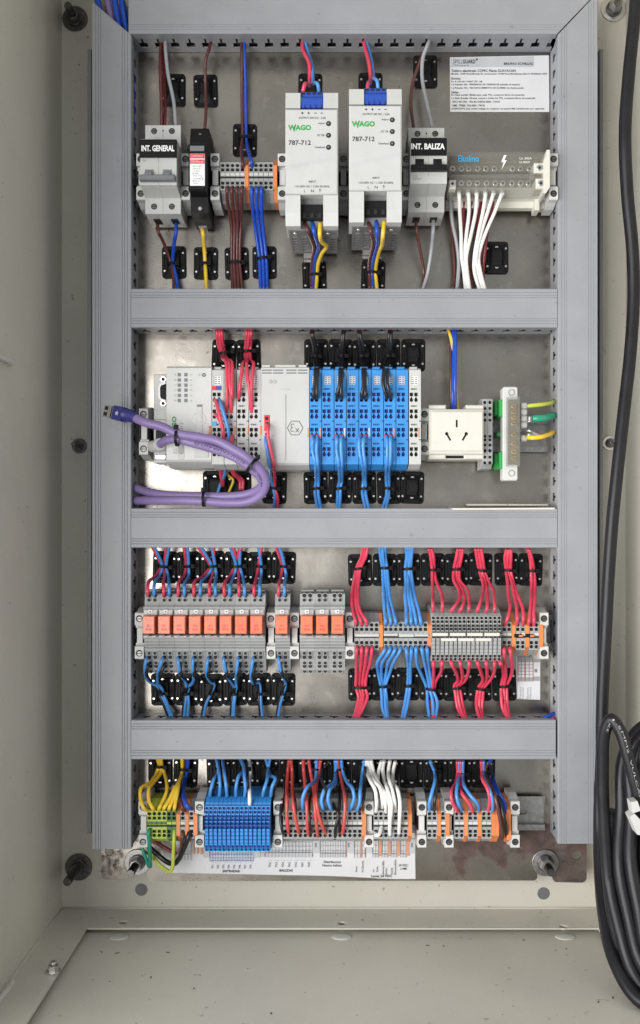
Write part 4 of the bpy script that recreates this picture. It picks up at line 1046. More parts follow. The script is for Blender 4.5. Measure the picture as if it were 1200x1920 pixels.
# socket
view(780, 600, 4.286)
t = thing('socket_outlet', 'ivory three pin socket outlet on the rail with slanted slots', 'socket', P(330, 1120, .01))
m = MB(); m.box(104, 716, 546, 1078, .012, .052, .0014); m.box(104, 682, 243, 722, .012, .048, .0012); m.box(402, 682, 546, 722, .012, .048, .0012)
m.box(104, 1074, 242, 1118, .012, .047, .0014); m.box(388, 1074, 546, 1118, .012, .047, .0014); m.box(240, 1074, 390, 1088, .012, .047, .0006); m.box(236, 1112, 392, 1120, .012, .045, .0004)
m.build('housing', 'ivory', t)
def slot(cx, cy, L, wd, ang, knob=None):
    ca, sa = math.cos(R(ang)), math.sin(R(ang)); pts = [(cx + u * ca - v * sa, cy + u * sa + v * ca) for u, v in ((-L / 2, -wd / 2), (L / 2, -wd / 2), (L / 2, wd / 2), (-L / 2, wd / 2))]
    return pts
m = MB()
hh = .0555
outl = rect(122, 740, 534, 1050)
def fpx(u, v, w): q = P(u, v, hh); return (q.x, -(hh - .003) - w, q.z)
def keyhole(kx, ky, tx, ty):
    d = Vector((tx - kx, ty - ky)).normalized(); nn = Vector((-d.y, d.x)); out = []
    b0 = math.atan2(d.y, d.x)
    for k in range(9): 
        q = b0 + R(32) + (2 * math.pi - R(64)) * k / 8; out.append((kx + 15 * math.cos(q), ky + 15 * math.sin(q)))
    e = Vector((tx, ty)); out += [tuple(e - nn * 8), tuple(e + nn * 8)]
    return out
hs = [rect(320, 802, 336, 862), keyhole(248, 914, 278, 968), keyhole(405, 914, 374, 968)]
m.sheet(outl, hs, fpx, .003); face = m.build('face_plate', 'ivory', t)
m = MB(); m.box(200, 790, 460, 990, .0500, .0526, 0); m.build('pin_well', 'hole', t)
m = MB(); m.box(243, 1087, 387, 1113, .02, .040, 0); m.build('latch_opening', 'hole', t)
# grey terminals right of the socket: tall, two slim blocks
view()
t = thing('terminal_strip', 'two tall slim grey terminals half behind the ivory socket', 'terminal strip', P(914, 882, .01), 'terminal strips on the rails')
hh = .044
for k in range(2):
    a, c = P(904.5 + k * 9.6, 0, hh).x, P(913.9 + k * 9.6, 0, hh).x; m = MB(); mid = (a + c) / 2
    m.prismx(a, c, [(Z(879, .040), .008), (Z(879, .040), .034), (Z(871, .042), .041), (Z(750, .042), .041), (Z(746, .042), .036), (Z(746, .042), .008)])
    hs = []; ds = MB()
    view(780, 600, 4.286)
    for y, rd in ((662, 1), (710, 0), (760, 1), (805, 0), (935, 0), (963, 0), (1005, 0), (1050, 1), (1102, 0), (1148, 1)):
        zc = Z(600 + y / 4.286, hh); hs.append(circ(mid, zc, .0018, 10) if rd else rect(mid - .0015, zc - .0013, mid + .0015, zc + .0013))
    m.sheet(rect(a + .00006, Z(870.5, hh), c - .00006, Z(748.5, hh)), hs, lambda u, v, w: (u, -(hh - .003) - w, v), .003)
    ds.wbox(a + .0004, c - .0004, Z(870, hh), Z(749, hh), .040, .0414, 0); view()
    o = m.build('terminal_block', 'tgrey', t); ds.build('contact_well', 'hole', o)
# earth bar
view(780, 600, 4.286)
t = thing('earth_bar', 'upright white earth bar with clear cover, green feet and three earth wires', 'earth bar', P(770, 1290, .03))
m = MB(); p = [P(698, 536, .046), P(818, 1290, .046)]; m.rrect(p[0].x, p[1].x, p[1].z, p[0].z, .002, .030, .046, .0008); m.build('base', 'lgrey', t)
for y in (583, 1232):
    m = MB(); m.pcyl(766, y, .0026, .044, .0464, n=16, m=1); q = P(766, y, .046); m.ring(q.x, q.z, .0025, .0032, .044, .0468, 16, 0); m.build('screw', ['metal', 'lgrey'], t)
m = MB(); m.box(742, 640, 832, 1160, .044, .050, .0008); m.build('busbar', 'frame', t)
for y in (692, 738, 785, 833, 922, 992, 1058, 1110):
    m = MB(); m.pcyl(789, y, .0028, .049, .0530, n=14, b=.0004); q = P(789, y, .053); m.wbox(q.x - .0020, q.x + .0020, q.z - .0003, q.z + .0003, .0525, .0533, 0, 1); m.build('screw', ['brass', 'hole'], t)
m = MB(); q0, q1 = P(738, 614, .056), P(838, 1176, .056)
m.rrect(q0.x, q1.x, q1.z, q0.z, .0012, .0545, .056, .0004); m.wbox(q0.x, q0.x + .0008, q1.z, q0.z, .046, .0545, 0); m.wbox(q1.x - .0008, q1.x, q1.z, q0.z, .046, .0545, 0); m.build('cover', 'clear', t)
for y0, y1 in ((640, 775), (1062, 1195)):
    m = MB(); m.box(672, y0, 716, y1, .010, .044, .001); m.box(625, y0 + 12, 690, y1 - 8, .008, .030, .001); m.build('foot', 'gplastic', t)
m = MB(); m.box(650, 905, 712, 935, .01, .030, .0008); m.build('bridge', 'gplastic', t)
for y in (690, 742, 793, 845, 950):
    m = MB(); q = P(838, y, .042); e = P(888, y, .042); m.tube([q, e], .0034, 12, 2); m.build('ferrule_sleeve', 'lgrey', t)
wires('lime', [(885, 693, 42), (940, 686, 44), (1020, 678, 42), (1090, 665, 34), (1125, 652, 22)], 'yellow green striped earth wire at the top of the earth bar', r=2.2)
wires('green', [(945, 792, 44), (980, 790, 46), (1040, 785, 44), (1095, 770, 36), (1130, 768, 22)], 'thick green earth wire with bare strands at its end', r=3.7)
wires('yellow', [(892, 943, 44), (940, 946, 48), (1000, 940, 48), (1060, 924, 42), (1110, 900, 30), (1130, 895, 22)], 'thick yellow wire bending from the earth bar into the right duct', r=2.4)
t0 = P(945, 792, .044)
m = MB()
for i in range(9):
    y = 772 + i * 5; m.tube([P(880, 770 + i * 9 - (10 if i > 4 else 0), .042), P(915, y + 6 + random.uniform(-6, 6), .045), P(950, y, .0445)], .0004, 5, 4)
o = m.build('bare_strand', 'metal', None, t0); tag(o, 'bare copper strands between green earth wire and earth bar', 'bare wire')
m = MB()
for i in range(6):
    m.tube([P(845, 900 + i * 8, .04), P(905, 885 + i * 9 + random.uniform(-12, 12), .047), P(950, 905 + i * 4, .047), P(990, 925 + random.uniform(-12, 10), .046)], .0004, 5, 4)
o = m.build('bare_strand', 'metal', None, P(890, 943, .044)); tag(o, 'frayed bare strands above the thick yellow wire', 'bare wire')
# white strip lying at the back above the third duct
m = MB(); m.poly([(280, 1512), (1115, 1508), (1112, 1522), (300, 1526), (262, 1500)], .020, .043); o = m.build('trim_strip', 'ivory', None, P(690, 1520, .02)); tag(o, 'loose off white plastic strip lying along the top of the third duct', 'plastic strip')
m = MB(); m.poly([(405, 1478), (735, 1478), (735, 1492), (412, 1492)], .010, .020); m.poly([(740, 1478), (1058, 1480), (1060, 1492), (740, 1492)], .010, .020); o = m.build('trim_strip', 'ivory', None, P(730, 1490, .01)); tag(o, 'second pale strip jointed at its middle behind the loose white strip', 'plastic strip')

# ------------------------------------------------------------------ row 2 wires
view(380, 600, 5.333)
dr = WM['red']
wires('red', [([140, 165, 190], 85, 20), ([142, 168, 192], 130, 26), ([160, 182, 205], 260, 16), ([185, 205, 222], 340, 12), (225, 390, 34, 22), ([236, 262, 292], 430, 58), ([242, 268, 295], 620, 68), ([242, 280, 292], 760, 67), ([240, 288, 292], [955, 960, 790], 57)],
      '{o} of three red wires from the left mount into the white slices', r=1.72, fer=MAT['redp'])
tie(228, 335, 110, 4, 18, 'black cable tie bunching the left red wires above the white slices')
wires('red', [([440, 460, 485], 85, 20), ([440, 462, 485], 130, 26), (455, 240, 16, 24), (450, 320, 12, 26), ([430, 448, 482], 400, 20), ([400, 440, 510], 440, 58), ([385, 445, 496], 560, 66), ([365, 470, 485], 720, 66), ([358, 478, 490], [795, 930, 960], 57)],
      '{o} of three red wires from the straight bunch above the white slices', r=1.72, fer=MAT['redp'])
tie(450, 320, 92, 3, 18, 'black cable tie round the straight red bunch above the white slices')
wires('red', [([118, 112], [790, 945], 56), ([140, 150], [840, 965], 68), ([180, 195], [1000, 1060], 70), ([215, 208], 1180, 66), ([205, 195], 1300, 60), ([200, 182], 1420, 46), ([190, 180], 1520, 24), ([205, 195], 1660, 12)], '{o} red wire of the pair running down behind the purple cable', r=1.8)
wires('sky', [(160, 790, 56), (185, 850, 68), (225, 980, 70), (255, 1100, 68), (258, 1250, 64), (235, 1420, 48), (215, 1560, 22), (180, 1640, 12), (140, 1760, 12)], 'blue wire crossing the first white slice and passing behind purple cable')
wires('red', [([290, 300], 1140, 57), ([285, 292], 1200, 66), ([278, 292], 1300, 62), ([285, 305], 1420, 46), ([305, 325], 1540, 24), ([370, 400], 1600, 12), ([375, 400], 1700, 12)], '{o} red wire from the second white slice down behind purple cable', r=1.8)
wires('sky', [(120, 1200, 50), (150, 1380, 44), (165, 1440, 34), (190, 1540, 18)], 'short blue wire at the lower left of the white slices')
wires('yellow', [(240, 1530, 14), (265, 1560, 14), (305, 1600, 13), (262, 1720, 11)], 'short yellow wire bent on the mount under the purple cable', r=1.4)
wires('red', [(640, 1035, 58), (648, 1080, 69), (660, 1200, 68), (690, 1340, 66), (708, 1440, 64), (716, 1500, 44), (718, 1560, 24), (725, 1680, 9), (750, 1780, 10), (745, 1900, 16)], 'red wire down the front of the explosion marked module', fer=MAT['redp'])
wires('sky', [(632, 1160, 58), (632, 1220, 66), (650, 1340, 65), (668, 1440, 63), (676, 1500, 44), (682, 1560, 24), (705, 1680, 9), (722, 1780, 10), (708, 1900, 16)], 'blue wire down the front of the explosion marked module')
tie(715, 1685, 56, 3, 13, 'black cable tie on the red and blue pair under the module')
view(560, 600, 4.615)
for k, (pp, dx) in enumerate(((([110, 122], [138, 152], [142, 164], [138, 158], [124, 157]), 0), (([380, 392], [364, 380], [358, 376], [352, 368], [332, 368]), 0), (([516, 532], [535, 560], [556, 575], [560, 574], [545, 578]), 0), (([782, 800], [775, 795], [735, 770], [733, 770], [757, 793]), 0))):
    o4 = ordn(k, 4)
    wires('black', [(pp[0], 85, 20), (pp[0], 120, 26), (pp[1], 250, 18), (pp[1] if k < 3 else [765, 790], 315, 12), (pp[2], 400, 34), (pp[2], 450, 62), (pp[3], 560, 68), (pp[4], 650, 66), (pp[4], 690, 57)],
          '{o} black wire of the %s pair above the blue slices' % o4, r=1.75, fer=MAT['redp'])
    tie(sum(pp[1]) / 2 if k < 3 else 775, 318, 46, 4, 16, 'black cable tie on the %s black pair above the blue slices' % o4)
for k, (pp) in enumerate((([115, 160], [120, 156], [142, 165], [150, 172], [142, 170], [165, 195]), ([325, 372], [330, 368], [345, 375], [352, 374], [338, 362], [332, 352]), ([540, 582], [525, 560], [545, 572], [560, 578], [552, 582], [580, 610]), ([748, 795], [765, 795], [765, 792], [758, 782], [762, 780], [722, 752]))):
    o4 = ordn(k, 4)
    wires('sky', [(pp[0], 995, 57), (pp[1], 1040, 68), (pp[1], 1130, 68), (pp[2], 1230, 65), (pp[3], 1285, 50), (pp[3], 1330, 30), (pp[3], 1400, 12), (pp[4], 1460, 9), (pp[4], 1510, 10), (pp[5], 1640, 16)],
          '{o} light blue wire of the %s pair below the blue slices' % o4, fer=MAT['redp'])
    tie(sum(pp[4]) / 2, 1460, 58, 3, 13, 'black cable tie on the %s light blue pair below the blue slices' % o4)
view(780, 600, 4.286)
wires('brown', [(290, 85, 18), (285, 150, 22), (278, 300, 30), (280, 500, 34), (285, 720, 30)], 'brown wire behind the blue one above the ivory socket')
wires('yellow', [(262, 80, 20), (275, 120, 26), (295, 220, 28), (305, 400, 24), (325, 600, 24), (335, 730, 28)], 'yellow wire crossing behind the blue one above the ivory socket')
wires('blue', [([300, 320], 75, 22), ([302, 318], 110, 27), ([306, 318], 250, 32), ([298, 314], 450, 36), ([296, 314], 600, 36), ([296, 314], 730, 32)], '{o} dark blue wire above the ivory socket', r=1.72)

# purple patch cables
view(180, 600, 3.53)
A = [(250, 645, 78), (330, 680, 82), (430, 705, 84), (540, 752, 86), (680, 775, 86), (800, 800, 86), (900, 850, 88), (1000, 910, 88), (1090, 990, 84), (1125, 1070, 78), (1095, 1150, 70), (1010, 1200, 64), (880, 1210, 60), (720, 1200, 58), (560, 1195, 54), (400, 1195, 46), (300, 1195, 36), (225, 1200, 24)]
Bc = [(395, 835, 50), (420, 825, 60), (470, 795, 74), (540, 790, 80), (640, 815, 82), (780, 855, 82), (920, 910, 84), (1010, 970, 84), (1085, 1040, 80), (1100, 1090, 74), (1050, 1135, 66), (960, 1160, 60), (820, 1168, 56), (700, 1165, 52), (540, 1162, 48), (400, 1150, 42), (310, 1128, 34), (250, 1105, 26), (225, 1095, 20)]
t = thing('patch_cable', 'purple patch cable whose loose blue booted plug lies over the left duct', 'network cable', P(540, 752, .08))
m = MB(); m.tube([P(x, y, h / 1000) for x, y, h in A], .0043, 14, 8); jk = m.build('jacket', WM['purple'], t)
t2 = thing('patch_cable', 'purple patch cable plugged into the grey controller', 'network cable', P(540, 790, .08))
m = MB(); m.tube([P(x, y, h / 1000) for x, y, h in Bc], .0041, 14, 8); jk2 = m.build('jacket', WM['purple'], t2)
m = MB(); m.tube([P(372, 838, .040), P(400, 834, .052), P(425, 822, .062)], .0060, 14, 4); m.build('boot', 'lgrey', t2)
m = MB(); m.tube([P(262, 652, .079), P(238, 640, .077), P(205, 630, .075), P(180, 625, .074)], lambda q: .0050 + .0022 * q, 14, 5); bt = m.build('boot', 'indigo', t)
# plug: box along its own axis
d = (P(110, 612, .068) - P(205, 630, .075)).normalized(); upv = Vector((0, -1, 0)); sd = d.cross(upv).normalized(); up2 = sd.cross(d)
def obox(m, c, L, W_, H, mt=0):
    vs = []
    for i in (-1, 1):
        vs.append([c + d * L / 2 * i + sd * W_ / 2 * a + up2 * H / 2 * b for a, b in ((-1, -1), (1, -1), (1, 1), (-1, 1))])
    m.loft(vs, mt)
m = MB(); c0 = P(160, 622, .074); obox(m, c0, .011, .0135, .0105); m.build('boot_front', 'indigo', t)
m = MB(); c1 = c0 + d * .0105; obox(m, c1, .0125, .0118, .0085); pl = m.build('plug', 'metal', t)
m = MB(); 
for i in range(2): obox(m, c1 + d * .0035 + sd * (.0028 * (2 * i - 1)) + up2 * .0042, .004, .0036, .0006)
obox(m, c1 - d * .003 + up2 * .0044, .0008, .0110, .0006); m.build('contact', 'hole', pl)
m = MB(); star = [(0, 1), (.25, .3), (1, .2), (.4, -.2), (.6, -1), (0, -.5), (-.6, -1), (-.4, -.2), (-1, .2), (-.25, .3)]
q = c0 + up2 * .0054; m.loft([[q + d * (u * .0025) + sd * (v * .0025) + up2 * z for u, v in star] for z in (0, .0002)]); m.build('star_mark', 'lgink', t)
# print along the jacket
def along(m, pts, s, f0, f1, r, size):
    pp = catmull([P(x, y, h / 1000) for x, y, h in pts], 8); n = len(pp); out = 0
    vs, fs = text2d(s); L = [0]
    for i in range(1, n): L.append(L[-1] + (pp[i] - pp[i - 1]).length)
    tot = L[-1]; res = []
    for u, v in vs:
        q = (f0 + (f1 - f0) * u) * tot; i = max(j for j in range(n) if L[j] <= q); i = min(i, n - 2)
        p = pp[i].lerp(pp[i + 1], (q - L[i]) / max(L[i + 1] - L[i], 1e-9)); tg = (pp[i + 1] - pp[i]).normalized(); sdv = tg.cross(Vector((0, -1, 0))).normalized()
        off = (v - .5) * size; a_ = off / r; nv = sdv.cross(tg).normalized()
        if nv.y > 0: nv = -nv
        res.append(p + (nv * math.cos(a_) + (-sdv if sdv.z < 0 else sdv) * math.sin(a_)) * (r + .00012))
    m.add(res, fs)
m = MB(); along(m, Bc, 'SF/UTP 4X2XAWG26  750100-22', .20, .47, .0041, .0028); m.build('print', 'ink', jk2)
tie(538, 778, 92, 71, 92, 'black tie holding both purple cables near the controller', ang=86)
tie(1035, 960, 90, 74, 95, 'black tie on the purple loop at its right bend', ang=52)
tie(716, 1184, 84, 48, 66, 'black tie on the purple cables above the third duct', ang=90)
view()

# ------------------------------------------------------------------ row 3: relays and terminals
view()
RW = P(28.62, 0, .05).x - P(0, 0, .05).x
Zr = lambda y, h: Z(1020 + y / 3.75, h)
view(240, 1020, 3.75)
def relay_proto(label):
    x0 = P(107, 0, .05).x
    t = thing('relay_module', label, 'relay', (x0, 0, ZR[2]), 'grey relay sockets with orange relays')
    g = .00012; a, c = x0 + g, x0 + RW - g; mid = (a + c) / 2
    m = MB()
    m.prismx(a, c, [(Zr(905, .030), .008), (Zr(905, .030), .030), (Zr(885, .034), .034), (Zr(765, .044), .042), (Zr(752, .046), .044), (Zr(668, .046), .046), (Zr(662, .046), .050), (Zr(640, .05), .050), (Zr(638, .05), .040), (Zr(505, .05), .040), (Zr(503, .05), .048), (Zr(440, .05), .050), (Zr(437, .046), .0440), (Zr(352, .044), .042), (Zr(346, .044), .038), (Zr(346, .044), .008)])
    def f1(u, v, w): return (u, -(.0418 + (v - Zr(437, .046)) / (Zr(352, .044) - Zr(437, .046)) * (-.002) + .0022) - w + .0012, v)
    for y in (690, 712, 733): m.wbox(a, c, Zr(y, .046) - .0002, Zr(y, .046) + .0002, .044, .0464, 0, 2)
    m.wbox(a + .001, c - .001, Zr(335, .034), Zr(322, .034), .020, .034, .0004)
    m.build('socket', ['tgrey', 'hole', 'mgrey'], t)
    # wire openings: raised collars with dark wells
    for y, hh, rad in ((362, .0425, .0021), (394, .0434, .0017), (768, .0432, .0017), (795, .0412, .0021), (836, .0378, .0017), (857, .0362, .0021), (893, .0330, .0019)):
        m = MB()
        for u in (RW * .30, RW * .68):
            z = Zr(y, hh); m.ring(x0 + u, z, rad, rad + .0006, hh - .003, hh + .0004, 14, 0); m.cyl(x0 + u, z, rad + .0001, hh - .003, hh + .0001, 12, m=1)
        m.build('wire_port', ['tgrey', 'hole'], t)
    m = MB(); m.wbox(a + .0008, c - .0008, Zr(500, .052), Zr(462, .052), .045, .052, .0006); cp = m.build('retainer', 'clear2', t)
    m = MB(); m.wbox(mid - .0020, mid + .0020, Zr(490, .052), Zr(462, .052), .050, .0530, .0003); m.build('lamp_button', 'wprint', cp)
    m = MB(); m.wbox(mid - .0008, mid + .0008, Zr(479, .052), Zr(472, .052), .052, .0532, 0); m.build('button_mark', 'hole', cp)
    m = MB(); z1, z0 = Zr(508, .064), Zr(634, .064); m.wbox(mid - .0058, mid + .0058, z0, z1, .036, .062, .0006); rl = m.build('relay', 'relay', t)
    m = MB(); m.wbox(mid - .0040, mid + .0044, z0 + .0025, z1 - .006, .040, .0590, .0004); m.wbox(mid - .0046, mid + .0046, z1 - .005, z1 - .0035, .040, .0585, 0); m.build('coil', 'redp', rl)
    m = MB(); x0p = VX + (mid - .0058) * F / (1 - .0622); x1p = VX + (mid + .0058) * F / (1 - .0622); view()
    yy = lambda y: 1020 + y / 3.75
    W_ = x1p - x0p
    m.text('24VDC', x0p + W_ * .32, yy(568), x0p + W_ * .70, yy(582), .0622); m.text('W-41', x0p + W_ * .28, yy(592), x0p + W_ * .74, yy(610), .0622, .02); m.text('~', x0p + W_ * .22, yy(524), x0p + W_ * .30, yy(530), .0622)
    m.build('lettering', 'redp', rl); view(240, 1020, 3.75)
    m = MB(); m.wbox(mid - .0062, mid + .0062, Zr(658, .056), Zr(640, .056), .045, .056, .0006); m.build('relay_clip', 'clear2', t)
    m = MB(); m.wbox(mid - .0062, mid + .0062, Zr(648, .056), Zr(644, .056), .05, .0564, 0); m.wbox(mid - .0010, mid + .0010, Zr(646, .056), Zr(634, .056), .05, .0640, 0); m.build('clip_edge', 'mgrey', t)
    return t
rw = ['first from the left duct', 'second from the left duct', 'third from the left duct', 'fourth from the left duct', 'fourth before the end clamp', 'third before the end clamp', 'second before the end clamp', 'last before the end clamp']
R0 = relay_proto('orange relay in grey socket, %s in the block of eight' % rw[0])
X0R = P(107, 0, .05).x
for i in range(1, 8): dup(R0, (X0R + i * RW * .9965, 0, ZR[2]), 'orange relay in grey socket, %s in the block of eight' % rw[i])
dup(R0, (P(1031, 0, .05).x, 0, ZR[2]), 'lone orange relay standing between two end clamps')
view(490, 1020, 3.87)
for i, s in enumerate(('left', 'middle', 'right')):
    dup(R0, (P(277 + i * 110, 0, .05).x, 0, ZR[2]), '%s orange relay of the three without any wires' % s)
view()
strip(2, 664.5, '5o', 'five grey terminals with red wires and one orange plate, right of unwired relays')
strip(2, 719, '9o', 'nine grey terminals carrying only light blue wires')
tm, XT = strip(2, 808.5, '16', 'sixteen grey three level terminals with white marker strips and red wires', 'multi', h=.052)
strip(2, 941, '2o2o2o', 'six grey terminals with three orange plates right of the three level block')
view(780, 1020, 4.286)
m = MB()
for x0, x1 in ((132, 258), (272, 400), (412, 538), (550, 674)): m.box(x0, 714, x1, 741, .050, .0555, .0005)
for x0, x1 in ((200, 328), (340, 468), (480, 606)): m.box(x0, 756, x1, 783, .050, .0555, .0005)
m.build('marker_strip', 'ivory', tm)
m = MB()
for x in (130, 160, 185, 625, 655): m.box(x - 8, 756, x + 8, 783, .048, .0530, 0)
m.build('marker_slot', 'mgrey', tm)
view(490, 1020, 3.87)
m = MB(); m.box(680, 652, 855, 674, .042, .0478, .0005); o = m.build('marker_strip', 'white', None, P(680, 674, .045)); tag(o, 'white marker strip across the five red wired terminals', 'marker strip')
m = MB(); m.box(890, 650, 992, 668, .042, .0478, .0005); m.box(1000, 652, 1108, 676, .042, .0480, .0005); m.box(1112, 654, 1215, 672, .042, .0478, .0005); o = m.build('marker_strip', 'white', None, P(890, 674, .045)); tag(o, 'jointed white marker strip across the blue wired terminals', 'marker strip')
# red, orange clear jumpers in the two right groups
view(780, 1020, 4.286)
for x, lb in ((820, 'left'), (912, 'right')):
    m = MB(); m.box(x - 30, 722, x + 32, 752, .043, .0470, .0005); o = m.build('jumper_bar', 'black', None, P(x, 752, .045)); tag(o, '%s black jumper bridging two terminals beside orange plates' % lb, 'jumper')
    m = MB(); m.box(x + 8, 730, x + 40, 748, .044, .0476, .0004); m.build('jumper_tip', 'orange', o)
# paper sticker
t = thing('printed_sticker', 'small paper sticker with a printed terminal drawing, right of the last red wires', 'label', P(905, 1250, .0004))
m = MB(); m.poly([(805, 905), (998, 905), (998, 1252), (805, 1245)], .0002, .0005); m.build('paper', 'paper', t)
m = MB(); h = .0006
for x0, x1 in ((818, 874), (880, 940)):
    m.quad(x0, 905, x1, 945, h); m.quad(x0, 1075, x1, 1105, h)
m.quad(945, 905, 995, 950, h); m.quad(945, 1065, 995, 1100, h); m.build('drawing', 'tgrey', t)
m = MB(); h = .00065
for x0, x1 in ((818, 874), (880, 940)):
    for x in (x0, (x0 + x1) / 2, x1): m.line(x, 905, x, 1105, .0006, h)
    for y in range(945, 1080, 26): m.line(x0, y, x1, y, .0005, h)
for x, s in ((838, 'Presencia'), (860, 'Operador'), (896, 'Reconoc.'), (918, 'Alarma')): m.text(s, x - 9, 1150, x + 9, 1245, h, rot=1)
m.quad(952, 1005, 975, 1032, h); m.build('lettering', 'gink', t)
m = MB()
for x in (820, 876, 942): m.line(x, 940, x, 1100, .0006, h + .00003)
m.build('red_line', 'redp', t)

# ------------------------------------------------------------------ row 3 wires
view(240, 1020, 3.75)
# (mount x, top x, end x list, colours)
rc = [
 ('first', 250, [(170, 140, 'red'), (182, 182, 'sky'), (268, 250, 'red'), (290, 290, 'sky')]),
 ('second', 425, [(392, 352, 'red'), (415, 396, 'sky')]),
 ('third', 595, [(490, 462, 'red'), (512, 508, 'sky'), (604, 572, 'red'), (588, 614, 'sky')]),
 ('fourth', 768, [(800, 676, 'red'), (718, 716, 'sky'), (740, 780, 'red'), (790, 820, 'sky')]),
 ('fifth', 928, [(940, 886, 'red'), (918, 926, 'sky')]),
 ('sixth', 1100, [(1035, 1060, 'red'), (1062, 1100, 'sky')])]
for nm, mx, lst in rc:
    n = len(lst)
    for i, (tx, ex, c) in enumerate(lst):
        o_ = (i - (n - 1) / 2) * (13 if n > 2 else 18)
        if nm == 'second' or nm == 'sixth': off = -6
        else: off = 0
        my = 158 + (i % 2) * 3
        up = 245 if abs(ex - mx) > 60 else 255
        pts = [(tx, 18, 22), (tx + (mx + o_ - tx) * .35, 60, 20), (mx + o_ + off, my, 8 + (i % 2) * 4), (mx + o_ * 1.1 + (ex - mx) * .25, 215, 12), (ex + (8 if ex < mx else -4) * (1 if abs(ex - mx) > 40 else .3), up + 20, 38), (ex, 310, 50), (ex, 345, 50), (ex, 366, 41)]
        wires(c, pts, '%s %s wire of the %s group above the relays' % (('left', 'right')[i // 2] if n > 2 else 'single', 'red' if c == 'red' else 'blue', nm), r=1.75)
    tie(mx, 158, 20 * n, 3, 16, 'black cable tie on the %s wire group above the relays' % nm)
low = [
 ('first', 232, [([138, 128, 118, 125, 160, 205, 232, 262, 300], [795, 815, 860, 930, 975, 1000, 1055, 1120, 1215]), ([245, 240, 215, 208, 212, 240, 250, 275, 312], [795, 815, 880, 930, 985, 1020, 1055, 1120, 1215])]),
 ('second', 412, [([350, 352, 360, 375, 400, 410, 412, 405, 395], [795, 815, 880, 930, 965, 1000, 1050, 1120, 1215]), ([458, 456, 452, 462, 455, 432, 422, 425, 418], [795, 815, 880, 930, 975, 1000, 1050, 1120, 1215])]),
 ('third', 590, [([565, 560, 552, 555, 580, 605, 588, 550, 530], [795, 815, 880, 930, 970, 985, 1045, 1120, 1215])]),
 ('fourth', 750, [([668, 672, 685, 705, 735, 748, 748, 740, 735], [795, 815, 880, 940, 985, 1005, 1040, 1120, 1215]), ([774, 772, 765, 760, 760, 762, 758, 748, 745], [795, 815, 880, 930, 975, 1005, 1040, 1120, 1215])]),
 ('fifth', 925, [([880, 878, 868, 865, 885, 920, 932, 936, 945], [795, 815, 880, 940, 982, 975, 1040, 1120, 1215])]),
 ('lone', 1092, [([1056, 1060, 1072, 1088, 1105, 1108, 1095, 1072, 1056], [795, 815, 880, 930, 965, 985, 1045, 1120, 1215])])]
HL = [37, 50, 48, 34, 18, 13, 9, 11, 20]
for nm, mx, lst in low:
    for i, (xs, ys) in enumerate(lst):
        wires('sky', [(x, y, h) for x, y, h in zip(xs, ys, HL)], '%s blue wire below the %s relay group' % (ordn(i, len(lst)) or 'single', nm), r=1.65)
        wires('black', [(x + (13 if j < 5 else -11), y + (40 if j < 3 else 8), h - (4 if j < 5 else 0)) for j, (x, y, h) in enumerate(zip(xs, ys, HL))], '%s black strand along the blue wire below the %s relay group' % (ordn(i, len(lst)) or 'single', nm), r=1.7)  # black strand follows each blue wire, left of it lower down
    tie(mx + 4, 1050, 52 if len(lst) > 1 else 34, 2, 16, 'black cable tie below the %s relay group' % nm)
view(490, 1020, 3.87)
G = 'hanging to the mounts over the terminals'
wires('red', [([735, 752, 772], 20, 22), (742, 90, 18, 15), (705, 178, 9, 15), (688, 280, 16, 17), ([655, 682, 700], 380, 30), ([662, 692, 715], 480, 42), ([683, 722, 760], 560, 51), ([688, 728, 766], 590, 42)], '{o} of three red wires above the five leftmost terminals', r=1.72)
tie(706, 178, 54, 3, 13, 'black cable tie on three red wires above the five leftmost terminals')
wires('sky', [([858, 880, 900], 20, 22), (882, 90, 16, 17), (895, 175, 9, 17), (902, 280, 16, 18), ([888, 912, 935], 400, 32), ([895, 928, 958], 500, 44), ([902, 938, 975], 560, 51), ([902, 938, 976], 588, 42)], '{o} of three light blue wires above the blue wired terminals', r=1.72)
tie(896, 174, 58, 3, 13, 'black cable tie on three light blue wires')
wires('sky', [([1050, 1066, 1082, 1098], 20, 22), (1072, 90, 16, 12), (1066, 180, 9, 13), (1072, 280, 16, 16), ([1045, 1068, 1088, 1112], 380, 32), ([1052, 1085, 1108, 1140], 480, 44), ([1053, 1088, 1122, 1158], 560, 51), ([1052, 1089, 1124, 1160], 590, 42)], '{o} of four light blue wires above the blue wired terminals', r=1.8)
tie(1066, 180, 56, 3, 13, 'black cable tie on four light blue wires')
wires('red', [([690, 728, 765, 803], 742, 42), ([690, 728, 765, 802], 770, 51), ([690, 725, 756, 790], 860, 36), ([690, 712, 740, 762], 960, 15), (722, 1040, 8, 23), ([705, 722, 742, 770], 1110, 10), ([690, 705, 720, 735], 1200, 16), ([668, 676, 684, 694], 1275, 22)], '{o} of four red wires below the five leftmost terminals', r=1.8)
tie(718, 1040, 92, 3, 13, 'black cable tie on four red wires')
wires('sky', [([902, 940, 976, 1014], 742, 42), ([892, 930, 968, 1005], 775, 51), ([842, 878, 920, 960], 860, 34), ([850, 872, 905, 930], 940, 15), (885, 1030, 8, 12), ([875, 888, 898, 908], 1110, 10), ([878, 890, 902, 912], 1190, 16), ([905, 908, 914, 920], 1270, 22)], '{o} of four light blue wires fanning out below the terminals', r=1.72)
tie(884, 1032, 52, 3, 13, 'black cable tie on four fanned light blue wires')
wires('sky', [([1052, 1090], 742, 42), ([1055, 1088], 780, 50), ([1066, 1082], 900, 26), ([1062, 1080], 1025, 9), ([1045, 1066], 1140, 12), ([1020, 1036], 1270, 22)], '{o} light blue wire of the pair in the middle below the terminals', r=1.72)
